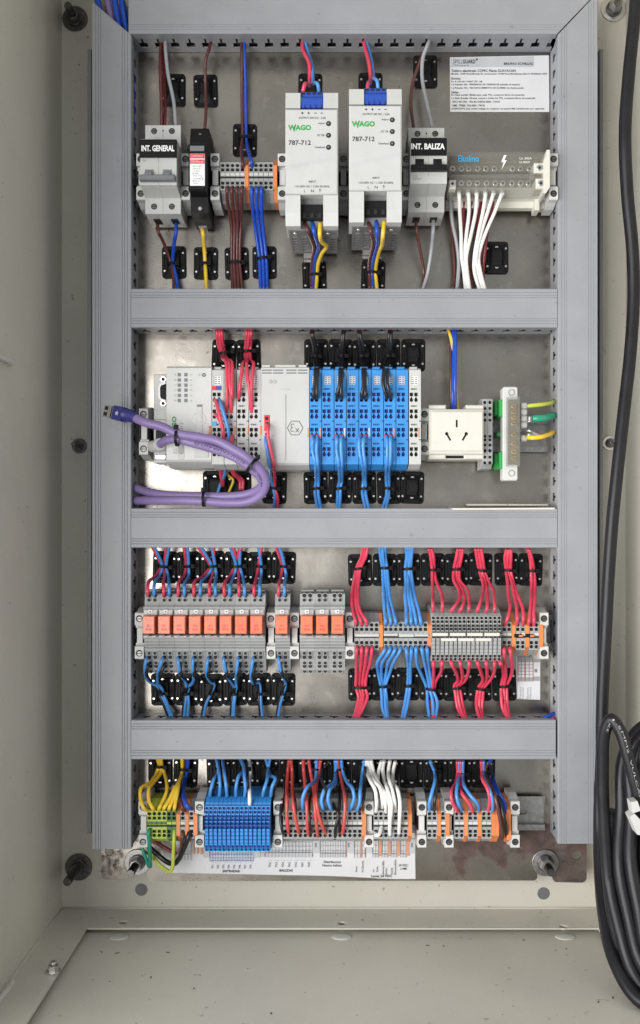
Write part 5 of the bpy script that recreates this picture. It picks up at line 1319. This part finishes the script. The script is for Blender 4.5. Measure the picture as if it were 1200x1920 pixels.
tie(1066, 1028, 44, 3, 13, 'black cable tie on the light blue pair below the terminals')
view(780, 1020, 4.286)
wires('sky', [([3, 45, 85], 825, 42), ([2, 48, 90], 850, 51), ([8, 70, 100], 960, 34), ([45, 92, 115], 1050, 20), (112, 1165, 8, 24), ([92, 135, 172], 1270, 12), ([108, 140, 158], 1400, 20)], '{o} light blue wire curving right onto the mixed mount', r=1.8)
wires('red', [([105, 125], 35, 22), ([118, 140], 100, 18), ([128, 148], 200, 8), ([132, 160], 290, 14), ([136, 205], 400, 34), ([136, 212], 490, 54), ([137, 210], 540, 50)], '{o} red wire of the pair above the three level block', r=1.72)
tie(137, 208, 48, 3, 12, 'black cable tie on the red pair above the three level block')
wires('red', [([338, 358, 378], 35, 22), (342, 120, 16, 20), (328, 200, 8, 22), ([302, 330, 352], 290, 14), ([345, 372, 412], 370, 26), ([345, 390, 428], 450, 44), ([300, 365, 425], 515, 56), ([280, 350, 424], 545, 50)], '{o} of three red wires on the second mount over the three level block', r=1.72)
tie(326, 203, 62, 3, 13, 'black cable tie on the second red group over the three level block')
wires('red', [([478, 500, 524], 35, 22), (514, 120, 16, 22), (530, 212, 8, 22), ([535, 555, 582], 300, 14), ([540, 570, 622], 370, 28), ([522, 575, 630], 450, 46), ([498, 570, 632], 520, 56), ([490, 562, 631], 545, 50)], '{o} of three red wires on the third mount over the three level block', r=1.72)
tie(530, 214, 70, 3, 13, 'black cable tie on the third red group over the three level block')
wires('red', [([730, 748, 762], 40, 22), ([715, 738, 762], 100, 18), (742, 210, 8, 20), ([735, 768, 782], 310, 14), ([742, 790, 820], 420, 28), ([755, 808, 855], 510, 42), ([735, 812, 862], 600, 52), ([708, 808, 856], 660, 42)], '{o} of three red wires onto the terminals beside orange plates', r=1.72)
tie(742, 212, 62, 3, 13, 'black cable tie on three red wires beside the end')
wires('red', [([895, 908], 40, 22), ([918, 930], 110, 16), ([925, 948], 215, 8), ([928, 958], 330, 14), ([925, 955], 450, 34), ([915, 945], 560, 48), ([908, 948], 620, 52), ([904, 944], 660, 42)], '{o} red wire of the rightmost pair in the relay row', r=1.72)
tie(934, 216, 50, 3, 13, 'black cable tie on the rightmost red pair')
wires('red', [([138, 208], 930, 46), ([140, 208], 960, 56), ([142, 200], 1030, 38), ([140, 160], 1100, 18), ([132, 146], 1165, 9), ([130, 142], 1280, 11), ([140, 150], 1410, 22)], '{o} red wire joining blue ones below the three level block', r=1.8)
tie(130, 1168, 84, 3, 14, 'black cable tie on mixed red and blue wires')
wires('red', [([278, 350, 425], 930, 46), ([285, 355, 428], 960, 56), ([325, 372, 418], 1040, 36), ([335, 365, 392], 1100, 18), ([308, 330, 352], 1140, 10), ([315, 335, 358], 1200, 9), ([335, 358, 380], 1320, 13), ([385, 395, 405], 1410, 22)], '{o} of three red wires below the middle of the three level block', r=1.8)
tie(332, 1156, 62, 3, 14, 'black cable tie on three red wires, middle group below')
wires('red', [([488, 560, 632], 930, 46), ([495, 565, 632], 960, 56), ([525, 572, 625], 1040, 36), ([535, 560, 592], 1100, 18), (524, 1160, 9, 24), ([485, 510, 535], 1260, 11), ([490, 512, 530], 1330, 14), ([515, 525, 535], 1415, 22)], '{o} of three red wires on the third mount below the three level block', r=1.8)
tie(524, 1165, 62, 3, 14, 'black cable tie on the third red group below')
wires('red', [([672, 708, 752], [930, 830, 830], 45), ([678, 708, 758], [960, 860, 860], 55), ([692, 718, 772], 990, 34), ([702, 720, 762], 1060, 18), (708, 1140, 9, 24), ([688, 712, 732], 1250, 11), ([695, 718, 738], 1320, 14), ([742, 748, 756], 1415, 22)], '{o} of three red wires next to the paper sticker', r=1.8)
tie(708, 1142, 62, 3, 14, 'black cable tie on red wires next to the paper sticker')
wires('blue', [([1000, 1030], 1425, 20), ([1040, 1070], 1395, 24), ([1110, 1120], 1365, 22)], '{o} dark blue wire crossing the right end of the lowest duct', r=2.4)
wires('red', [(1060, 1430, 20), (1090, 1405, 24), (1130, 1378, 22)], 'red wire crossing the right end of the lowest duct', r=1.8)
wires('red', [(960, 1400, 20), (990, 1406, 22), (1040, 1412, 20)], 'short red wire peeping out of the lowest duct at right', r=1.4)
view()

# ------------------------------------------------------------------ row 4: bottom terminals
view()
strip(3, 275.5, 'yyyyddo1o1o', 'yellow green earth terminals with orange plates at the far left of bottom row')
strip(3, 383.8, '15', 'fifteen tall blue three level terminals', 'multi', BLUE, .052)
strip(3, 531, '16o', 'long row of grey terminals crossed by faded red wires')
view()
strip(3, 700.5, '7o', 'grey terminals with the white wires')
strip(3, 801, '2o1o', 'short grey terminals with one blue wire, between two end clamps')
strip(3, 852, '2o2o2oo', 'grey terminals with broad orange plates and red and blue wires')
m = MB(); X = P(950, 0, .045).x; z = ZR[3]; m.prismx(X, X + .0040, [(z - .0215, .008), (z - .0215, .031), (z - .0148, .0462), (z + .0148, .0462), (z + .0215, .031), (z + .0215, .008)])
o = m.build('end_plate', 'orange', None, (X, 0, z)); tag(o, 'single orange plate leaning against the rightmost end clamp of bottom row', 'end plate')
# legend sheet under the bottom row
t = thing('printed_legend', 'long white legend sheet under the bottom terminals reading ENTRADAS and BALIZAS', 'label', P(530, 1647, .001))
m = MB(); pl = []
top = [(300, 1562), (778, 1562)]; bot = [(779, 1648), (740, 1648), (700, 1646), (650, 1643), (600, 1641), (520, 1640), (420, 1638), (311, 1636)]
q = [P(x, y, .0012) for x, y in top + bot]; dep = [.0003] * 2 + [.0012, .0012, .0016, .0020, .0022, .0018, .0014, .0012]
m.loft([[(p.x, -d, p.z) for p, d in zip(q, dep)], [(p.x, -d - .0003, p.z) for p, d in zip(q, dep)]]); m.build('paper', 'paper', t)
dg = MB(); ds = MB(); do = MB(); db = MB(); tx = MB(); hp = .0026; gr = MB()
def grid(x0, x1, n, y0, y1, yb, tgt, bars=3):
    for i in range(n + 1): x = x0 + (x1 - x0) * i / n; tgt.line(x, y0, x, yb, .00045, hp)
    for k in range(bars): y = y0 + (y1 - y0) * (k + .5) / bars; tgt.line(x0, y, x1, y, .00035, hp)
    tgt.line(x0, y1, x1, y1, .0006, hp)
view(230, 1400, 3.87)
ds.quad(585, 735, 628, 805, hp - .0001); ds.quad(950, 735, 998, 805, hp - .0001); gr.quad(345, 640, 500, 780, hp - .0002)
grid(632, 948, 16, 735, 785, 830, db, 2); db.line(632, 808, 948, 808, .0004, hp); db.line(632, 828, 948, 828, .0006, hp)
grid(385, 495, 5, 650, 780, 825, dg, 3)
do.quad(510, 640, 522, 780, hp); do.quad(540, 640, 550, 780, hp); do.quad(565, 640, 580, 780, hp)
ds.quad(1000, 770, 1030, 800, hp - .0001)
for i in range(8): x = 650 + i * 39.5; tx.text('TK%d' % (i + 1), x - 7, 858, x + 7, 886, hp, .01, rot=1); tx.text('+', x - 10, 838, x - 5, 845, hp); tx.text('-', x + 8, 840, x + 14, 843, hp)
tx.text('ENTRADAS', 725, 895, 848, 913, hp, .02)
view(500, 1400, 4)
ds.quad(-5, 795, 342, 830, hp - .0001); grid(-10, 342, 14, 700, 795, 830, dg, 3)
ds.quad(345, 690, 398, 800, hp - .0001); ds.quad(605, 690, 655, 800, hp - .0001); ds.quad(745, 690, 792, 800, hp - .0001); ds.quad(1070, 690, 1115, 800, hp - .0001)
for x in (362, 608, 758, 1082): dg.quad(x, 722, x + 14, 755, hp)
ds.quad(400, 800, 592, 830, hp - .0001); grid(402, 592, 10, 690, 800, 832, dg, 3); grid(657, 700, 2, 690, 800, 835, dg, 3); grid(715, 740, 1, 690, 800, 835, dg, 3)
for x in (595, 705, 738): do.line(x, 680, x, 830, .0008, hp)
for x0, x1 in ((838, 862), (910, 930), (975, 1000), (1045, 1068)): do.quad(x0, 680, x1, 820, hp)
for x0, x1 in ((795, 838), (864, 908), (932, 974), (1002, 1044)): ds.quad(x0, 805, x1, 830, hp - .0001); grid(x0, x1, 2, 680, 805, 832, dg, 3)
for i in range(7): x = 22 + i * 49; tx.text('TK%d' % (i + 2), x - 7, 868, x + 7, 905, hp, .01, rot=1); tx.text('+', x - 12, 850, x - 6, 858, hp); tx.text('-', x + 10, 852, x + 17, 855, hp)
tx.text('BALIZAS', 95, 920, 195, 938, hp, .02); tx.text('Distribucion', 428, 856, 555, 874, hp, .01); tx.text('Neutro balizas', 418, 882, 562, 899, hp, .01)
for x, s in ((672, 'Sirena'), (719, 'N Sirena'), (802, 'Rojo'), (828, 'Sirena'), (872, 'Amarillo'), (897, 'Relay'), (937, 'Verde'), (963, 'Encendido')): tx.text(s, x - 7, 945 - 11 * len(s) + 20 - 20 * (len(s) > 6), x + 7, 940 + (20 if x > 850 else 0), hp, .01, rot=1)
tx.text('24 VDC', 988, 882, 1058, 899, hp, .01); tx.text('a HMI', 1000, 908, 1048, 924, hp, .01); tx.text('Luces 24 VDC', 785, 962, 940, 980, hp, .02)
dg.build('drawing', 'gink', t); ds.build('drawing', 'lgink', t); do.build('drawing', 'oink', t); db.build('drawing', 'bink', t); gr.build('drawing', 'lgink', t); tx.build('lettering', 'ink', t)

# ------------------------------------------------------------------ row 4 wires
view(230, 1400, 3.87)
HW = [14, 9, 9, 30, 48, 52, 42]
def w4(c, pts, lab, r=1.75, hs=None):
    hs = hs or HW[-len(pts):]
    wires(c, [(x, y, h) for (x, y), h in zip(pts, hs)], lab, r=r)
w4('yellow', [(250, 80), (262, 130), (250, 180), (200, 260), (135, 300), (128, 370), (150, 440), (195, 468)], 'leftmost yellow wire bulging out over the left end clamp', 1.9, [14, 9, 9, 24, 38, 46, 52, 42])
w4('yellow', [(262, 80), (272, 130), (278, 180), (225, 260), (190, 310), (192, 390), (215, 440), (232, 462)], 'second yellow wire from the left over the earth terminals', 1.9, [14, 9, 10, 26, 40, 48, 52, 42])
w4('yellow', [(280, 80), (285, 130), (300, 180), (320, 260), (318, 330), (288, 400), (268, 440), (262, 462)], 'third yellow wire from the left over the earth terminals', 1.9, [14, 9, 10, 26, 40, 48, 52, 42])
for k, (x0, x1) in enumerate(((372, 298), (392, 335), (402, 372))):
    w4('yellow', [(432 - k, 80), (433, 150), (430, 190), (412, 250), (x0, 310), ((x0 + x1) / 2, 390), (x1 + 6, 440), (x1, 460)], '%s of three slanted yellow wires over the earth terminals' % ordn(k, 3), 1.9, [14, 9, 10, 26, 40, 48, 52, 42])
w4('brown', [(455, 80), (448, 160), (428, 250), (412, 330), (418, 400), (438, 450), (444, 470)], 'brown wire beside dark blue one over the orange plates', 1.8)
w4('blue', [(475, 80), (470, 160), (455, 230), (438, 320), (448, 390), (475, 440), (492, 450)], 'thick dark blue wire over the orange plates', 2.2)
tie(268, 140, 55, 3, 14, 'black cable tie on the yellow bunch'); tie(448, 162, 60, 3, 14, 'black cable tie on yellow, brown and blue wires')
w4('green', [(205, 590), (188, 625), (192, 680), (198, 800), (200, 870)], 'green earth wire dropping from the earth terminals to the plate bolt', 2.0, [42, 50, 46, 34, 20])
w4('green', [(130, 690), (150, 760), (175, 830), (190, 870)], 'short dark green wire tail by the left plate bolt', 1.8, [20, 22, 22, 20])
w4('lime', [(375, 600), (372, 680), (368, 780), (360, 880), (345, 905), (310, 890), (260, 850), (215, 790)], 'yellow green wire hanging in a sharp loop under the earth terminals', 1.9, [42, 46, 40, 34, 32, 28, 24, 18])
w4('black', [(490, 605), (478, 650), (445, 740), (400, 825), (370, 850), (320, 835), (240, 770), (180, 720), (130, 690)], 'thick black wire looping below the earth terminals', 2.6, [42, 48, 42, 32, 26, 22, 18, 14, 12])
w4('brown', [(445, 605), (435, 650), (425, 720), (420, 790), (400, 830)], 'brown wire hanging below the orange plates', 1.9, [42, 48, 42, 32, 22])
w4('maroon', [(395, 780), (330, 745), (270, 710), (210, 680)], 'dark brown wire lying behind the loops below the earth terminals', 2.0, [12, 12, 12, 12])
for k, pts in enumerate(([(680, 80), (690, 150), (690, 200), (660, 240), (640, 310), (634, 362)], [(685, 80), (695, 150), (702, 220), (706, 280), (702, 362)], [(722, 80), (732, 150), (742, 220), (750, 290), (758, 362)], [(850, 80), (875, 150), (872, 185), (838, 220), (822, 290), (822, 362)], [(860, 80), (880, 150), (884, 220), (890, 290), (886, 362)],
                         [(1035, 80), (1055, 150), (1055, 190), (1045, 250), (1025, 310), (1016, 362)], [(1070, 80), (1060, 150), (1075, 210), (1108, 235), (1085, 290), (1075, 362)])):
    w4('sky', pts, '%s of seven light blue wires into the blue terminals' % ordn(k, 7), 1.7)
    if k % 2 == 0: w4('black', [(x + 20, y) for x, y in pts], '%s of four black wires behind the light blue ones' % ordn(k // 2, 4), 1.6, [h - 8 for h in HW[-len(pts):]])
w4('white', [(912, 80), (922, 130), (930, 200), (918, 260), (920, 340), (922, 400), (922, 440)], 'single white wire over the blue terminals', 1.9)
for x, lb in ((700, 'left'), (880, 'middle'), (1055, 'right')): tie(x, 155, 46, 3, 13, '%s black cable tie over the blue terminals' % lb)
view(500, 1400, 4)
HR = [16, 12, 26, 44, 54, 56, 54, 42]
def w5(c, pts, lab, r=1.8): w4(c, pts, lab, r, [(-9 if c == 'blue' else 0) * (0 < i < len(pts) - 1) + HR[round(i * 7 / (len(pts) - 1))] for i in range(len(pts))])
w5('coral', [(170, 100), (158, 170), (152, 300), (150, 400), (152, 520), (158, 600), (165, 655)], 'first faded red wire from the left over the grey terminals')
w5('coral', [(182, 100), (190, 170), (192, 300), (198, 420), (215, 540), (232, 610), (245, 655)], 'second faded red wire from the left over the grey terminals')
w5('coral', [(275, 100), (278, 170), (290, 300), (298, 420), (304, 540), (308, 610), (314, 665)], 'third faded red wire from the left over the grey terminals')
w5('coral', [(315, 100), (328, 180), (350, 300), (360, 420), (368, 540), (378, 620), (385, 680)], 'fourth faded red wire, crossing the fifth, over grey terminals')
w5('coral', [(405, 100), (395, 170), (375, 280), (372, 400), (392, 520), (420, 600), (445, 660)], 'fifth faded red wire, crossing the fourth, over grey terminals')
w5('coral', [(530, 100), (545, 180), (570, 290), (588, 400), (585, 520), (575, 610), (565, 660)], 'faded red wire farthest right over the grey terminals')
w5('sky', [(375, 100), (372, 170), (365, 250), (300, 310), (272, 380), (270, 430), (275, 490)], 'light blue wire second in the grey row')
w5('sky', [(30, 100), (10, 200), (20, 250), (5, 330), (0, 365)], 'light blue wire at the right end of the blue terminals') if False else None
w5('sky', [(515, 100), (518, 190), (505, 260), (430, 330), (412, 400), (420, 450), (432, 482)], 'outer light blue wire curling left over the grey row')
w5('sky', [(525, 100), (522, 200), (515, 280), (470, 330), (460, 400), (475, 450), (490, 482)], 'inner light blue wire curling left over the grey row')
w5('sky', [(560, 100), (570, 180), (600, 260), (645, 320), (655, 380), (640, 440), (615, 485)], 'light blue wire bulging right over the grey row')
w5('sky', [(735, 100), (722, 180), (710, 260), (702, 340), (698, 420), (685, 460), (672, 485)], 'light blue wire left of the white wires')
for k, pts in enumerate(([(130, 200), (130, 330), (110, 430), (106, 560), (118, 630), (132, 672)], [(350, 300), (325, 380), (318, 480), (325, 600), (335, 655)], [(520, 190), (540, 300), (548, 420), (535, 520), (520, 600), (512, 690)], [(505, 230), (495, 360), (505, 450), (530, 490), (545, 560), (548, 655)], [(475, 110), (430, 160), (410, 250), (440, 320), (420, 420), (440, 480)], [(740, 150), (735, 300), (725, 400), (705, 460), (690, 490)], [(190, 300), (215, 430), (215, 500)])):
    w5('black', pts, '%s of seven thin black wires among the faded red ones' % ordn(k, 7), 1.6)
wt = [([742, 750, 780, 815, 825, 820], [100, 180, 260, 330, 420, 490]), ([760, 775, 810, 850, 868, 868], [100, 180, 260, 310, 400, 460]), ([782, 800, 830, 868, 890, 895], [100, 180, 260, 330, 430, 495]),
      ([862, 845, 835, 880, 918, 925, 925], [110, 170, 250, 340, 420, 520, 665]), ([880, 872, 882, 905, 935, 925, 925], [105, 170, 250, 320, 420, 560, 672]), ([925, 912, 922, 945, 960, 970], [105, 180, 260, 340, 420, 490]), ([965, 948, 950, 985, 1000, 998, 992], [110, 200, 270, 330, 420, 540, 660])]
for k, (xs, ys) in enumerate(wt): w5('white', list(zip(xs, ys)), '%s of seven white wires over the bottom terminals' % ordn(k, 7), 1.9)
w5('white', [(868, 420), (872, 500), (862, 600), (842, 660), (822, 665), (818, 645)], 'white wire hooking round at the foot of the bottom terminals', 1.9)
tie(372, 165, 70, 3, 14, 'black cable tie where red and blue wires cross'); tie(540, 165, 44, 3, 14, 'black cable tie in the middle of the grey row')
view(760, 1400, 3.333)
w5('sky', [(155, 90), (180, 150), (185, 220), (165, 290), (152, 350), (152, 405)], 'light blue wire into the short grey terminals', 1.8)
w5('black', [(170, 90), (192, 150), (196, 230), (188, 310), (182, 360), (180, 405)], 'black wire into the short grey terminals', 1.7)
w5('red', [(325, 90), (328, 160), (318, 220), (285, 290), (295, 350), (318, 390), (335, 412)], 'left red wire curving over the third orange group')
w5('red', [(348, 90), (346, 160), (350, 240), (358, 300), (395, 350), (418, 390), (420, 412)], 'right red wire curving over the third orange group')
w5('sky', [(335, 90), (336, 170), (325, 240), (320, 300), (335, 360), (358, 405)], 'left light blue wire over the third orange group')
w5('sky', [(360, 90), (360, 170), (370, 250), (410, 310), (448, 350), (458, 405)], 'right light blue wire over the third orange group')
w5('red', [(475, 90), (478, 150), (485, 210), (515, 270), (528, 330), (515, 410)], 'red wire into the second last grey pair of bottom row')
w5('sky', [(490, 90), (488, 150), (498, 220), (530, 280), (545, 340), (545, 405)], 'light blue wire into the second last grey pair of bottom row')
w5('brown', [(520, 95), (500, 150), (515, 210), (560, 310), (585, 420), (598, 500), (608, 570)], 'brown wire running long past the orange plates', 1.9)
w5('black', [(540, 95), (535, 200), (575, 300), (605, 400), (625, 480), (635, 560)], 'black wire running long past the orange plates', 2.0)
w5('blue', [(536, 90), (545, 170), (570, 250), (592, 300), (620, 350), (632, 410)], 'dark blue wire at the right end of bottom row', 1.6)
w5('blue', [(528, 90), (530, 170), (550, 250), (572, 300), (602, 360), (618, 420)], 'second dark blue wire at the right end of bottom row')
tie(180, 152, 30, 3, 14, 'black cable tie on the blue wire in bottom row'); tie(342, 166, 62, 3, 14, 'black cable tie on red and blue wires in bottom row'); tie(484, 150, 44, 3, 14, 'black cable tie on red, blue and brown wires in bottom row')

# ------------------------------------------------------------------ heavy cables at the right and behind the top duct
view()
cb = [(1195, -60, 40), (1190, 30, 44), (1180, 130, 50), (1172, 250, 54), (1176, 360, 50), (1186, 470, 46), (1188, 560, 44), (1182, 660, 46), (1170, 770, 50), (1158, 880, 54), (1148, 980, 54), (1141, 1080, 52), (1136, 1180, 50), (1130, 1300, 44), (1127, 1420, 40), (1124, 1540, 46), (1125, 1620, 66), (1132, 1710, 100), (1152, 1800, 140), (1195, 1872, 170), (1262, 1905, 190)]
m = MB(); m.tube([P(x, y, h / 1000) for x, y, h in cb], .0062, 16, 8); o = m.build('hanging_cable', WM['rubber'], None, P(1188, 560, .044)); tag(o, 'thick black cable hanging down the right side of the cabinet', 'cable')
t = thing('cable_coil', 'coiled thick black cable hanging in the lower right corner', 'cable', P(1195, 1600, .06))
def coil_pts():
    out = []
    for k in range(5):
        cx = 1228; cy = 1612 - 9 * k; rx = 88 - 21 * k + (6 if k == 4 else 0); ry = 258 - 20 * k
        for j in range(14):
            q = 2 * math.pi * j / 14 + 1.2
            yy = cy - ry * math.cos(q)
            out.append((cx - rx * math.sin(q) + (10 if yy > 1700 else 0), yy, 118 + 7 * (k % 3) + max(0, (yy - 1640) * .20)))
    return out
m = MB(); m.tube([P(x, y, h / 1000) for x, y, h in coil_pts()], .0060, 12, 5); cj = m.build('jacket', WM['rubber'], t)
lp = [(1270, 1880, 160), (1210, 1852, 150), (1168, 1785, 136), (1148, 1710, 126), (1140, 1640, 120), (1133, 1540, 122), (1130, 1440, 128), (1134, 1372, 136), (1147, 1349, 142), (1163, 1370, 146), (1178, 1420, 148), (1198, 1495, 148), (1225, 1600, 144)]
m = MB(); m.tube([P(x, y, h / 1000) for x, y, h in lp], .0056, 14, 8); fs = m.build('front_strand', WM['rubber'], t)
m = MB()
def alongc(m, pts, s, f0, f1, r, size):
    along(m, pts, s, f0, f1, r, size)
alongc(m, lp, '3X1.5MM2  VULCAN  0.6/1KV', .66, .97, .0056, .0017); m.build('print', 'tgrey', fs)
m = MB(); view(1020, 1280, 3)
m.poly([(488, 672), (525, 665), (545, 720), (500, 735)], .150, .162); m.poly([(482, 755), (510, 738), (560, 790), (560, 860), (525, 855)], .150, .164); o = m.build('cable_tag', 'white', None, P(520, 780, .15)); tag(o, 'torn white tape tag on the black coiled cable', 'tag')
view()
for k, (x, c) in enumerate(((188, 'blue'), (206, 'purple'), (220, 'blue'), (233, 'blue'))):
    wires(c, [(x - 12, -40, 26), (x - 4, 0, 28), (x + 2, 40, 28), (x + 12, 100, 24), (x + 14, 300, 20)], '%s thick cable in the open corner of the left duct' % (ordn(k, 4)), r=3.2)
# loose specks of swarf on the floor plate and the back panel
m = MB(); rs = random.Random(3)
for i in range(20):
    x = rs.uniform(rimL + .01, rimR - .02); y = rs.uniform(-.26, rimB - .01); z = ZB - .0064; L = rs.uniform(.0006, .0022); a_ = rs.uniform(0, 3.1); wd = rs.uniform(.0003, .0007)
    c, s = math.cos(a_), math.sin(a_)
    m.loft([[(x - c * L - s * wd, y - s * L + c * wd, z), (x - c * L + s * wd, y - s * L - c * wd, z), (x + c * L + s * wd, y + s * L - c * wd, z), (x + c * L - s * wd, y + s * L + c * wd, z)], [(x - c * L * .6, y - s * L * .6, z + .0005), (x - c * L * .6 + .0002, y - s * L * .6, z + .0005), (x + c * L * .6, y + s * L * .6, z + .0004), (x + c * L * .6, y + s * L * .6 + .0002, z + .0004)]])
o = m.build('swarf', 'hole', None, (0, 0, ZB)); o['kind'] = 'stuff'; o['label'] = 'dark metal filings scattered on the bottom plate'
for o in [o for o in COL.objects if o.type == 'EMPTY' and o.get('label', '').startswith('__')]: print('UNPLACED', o.name)
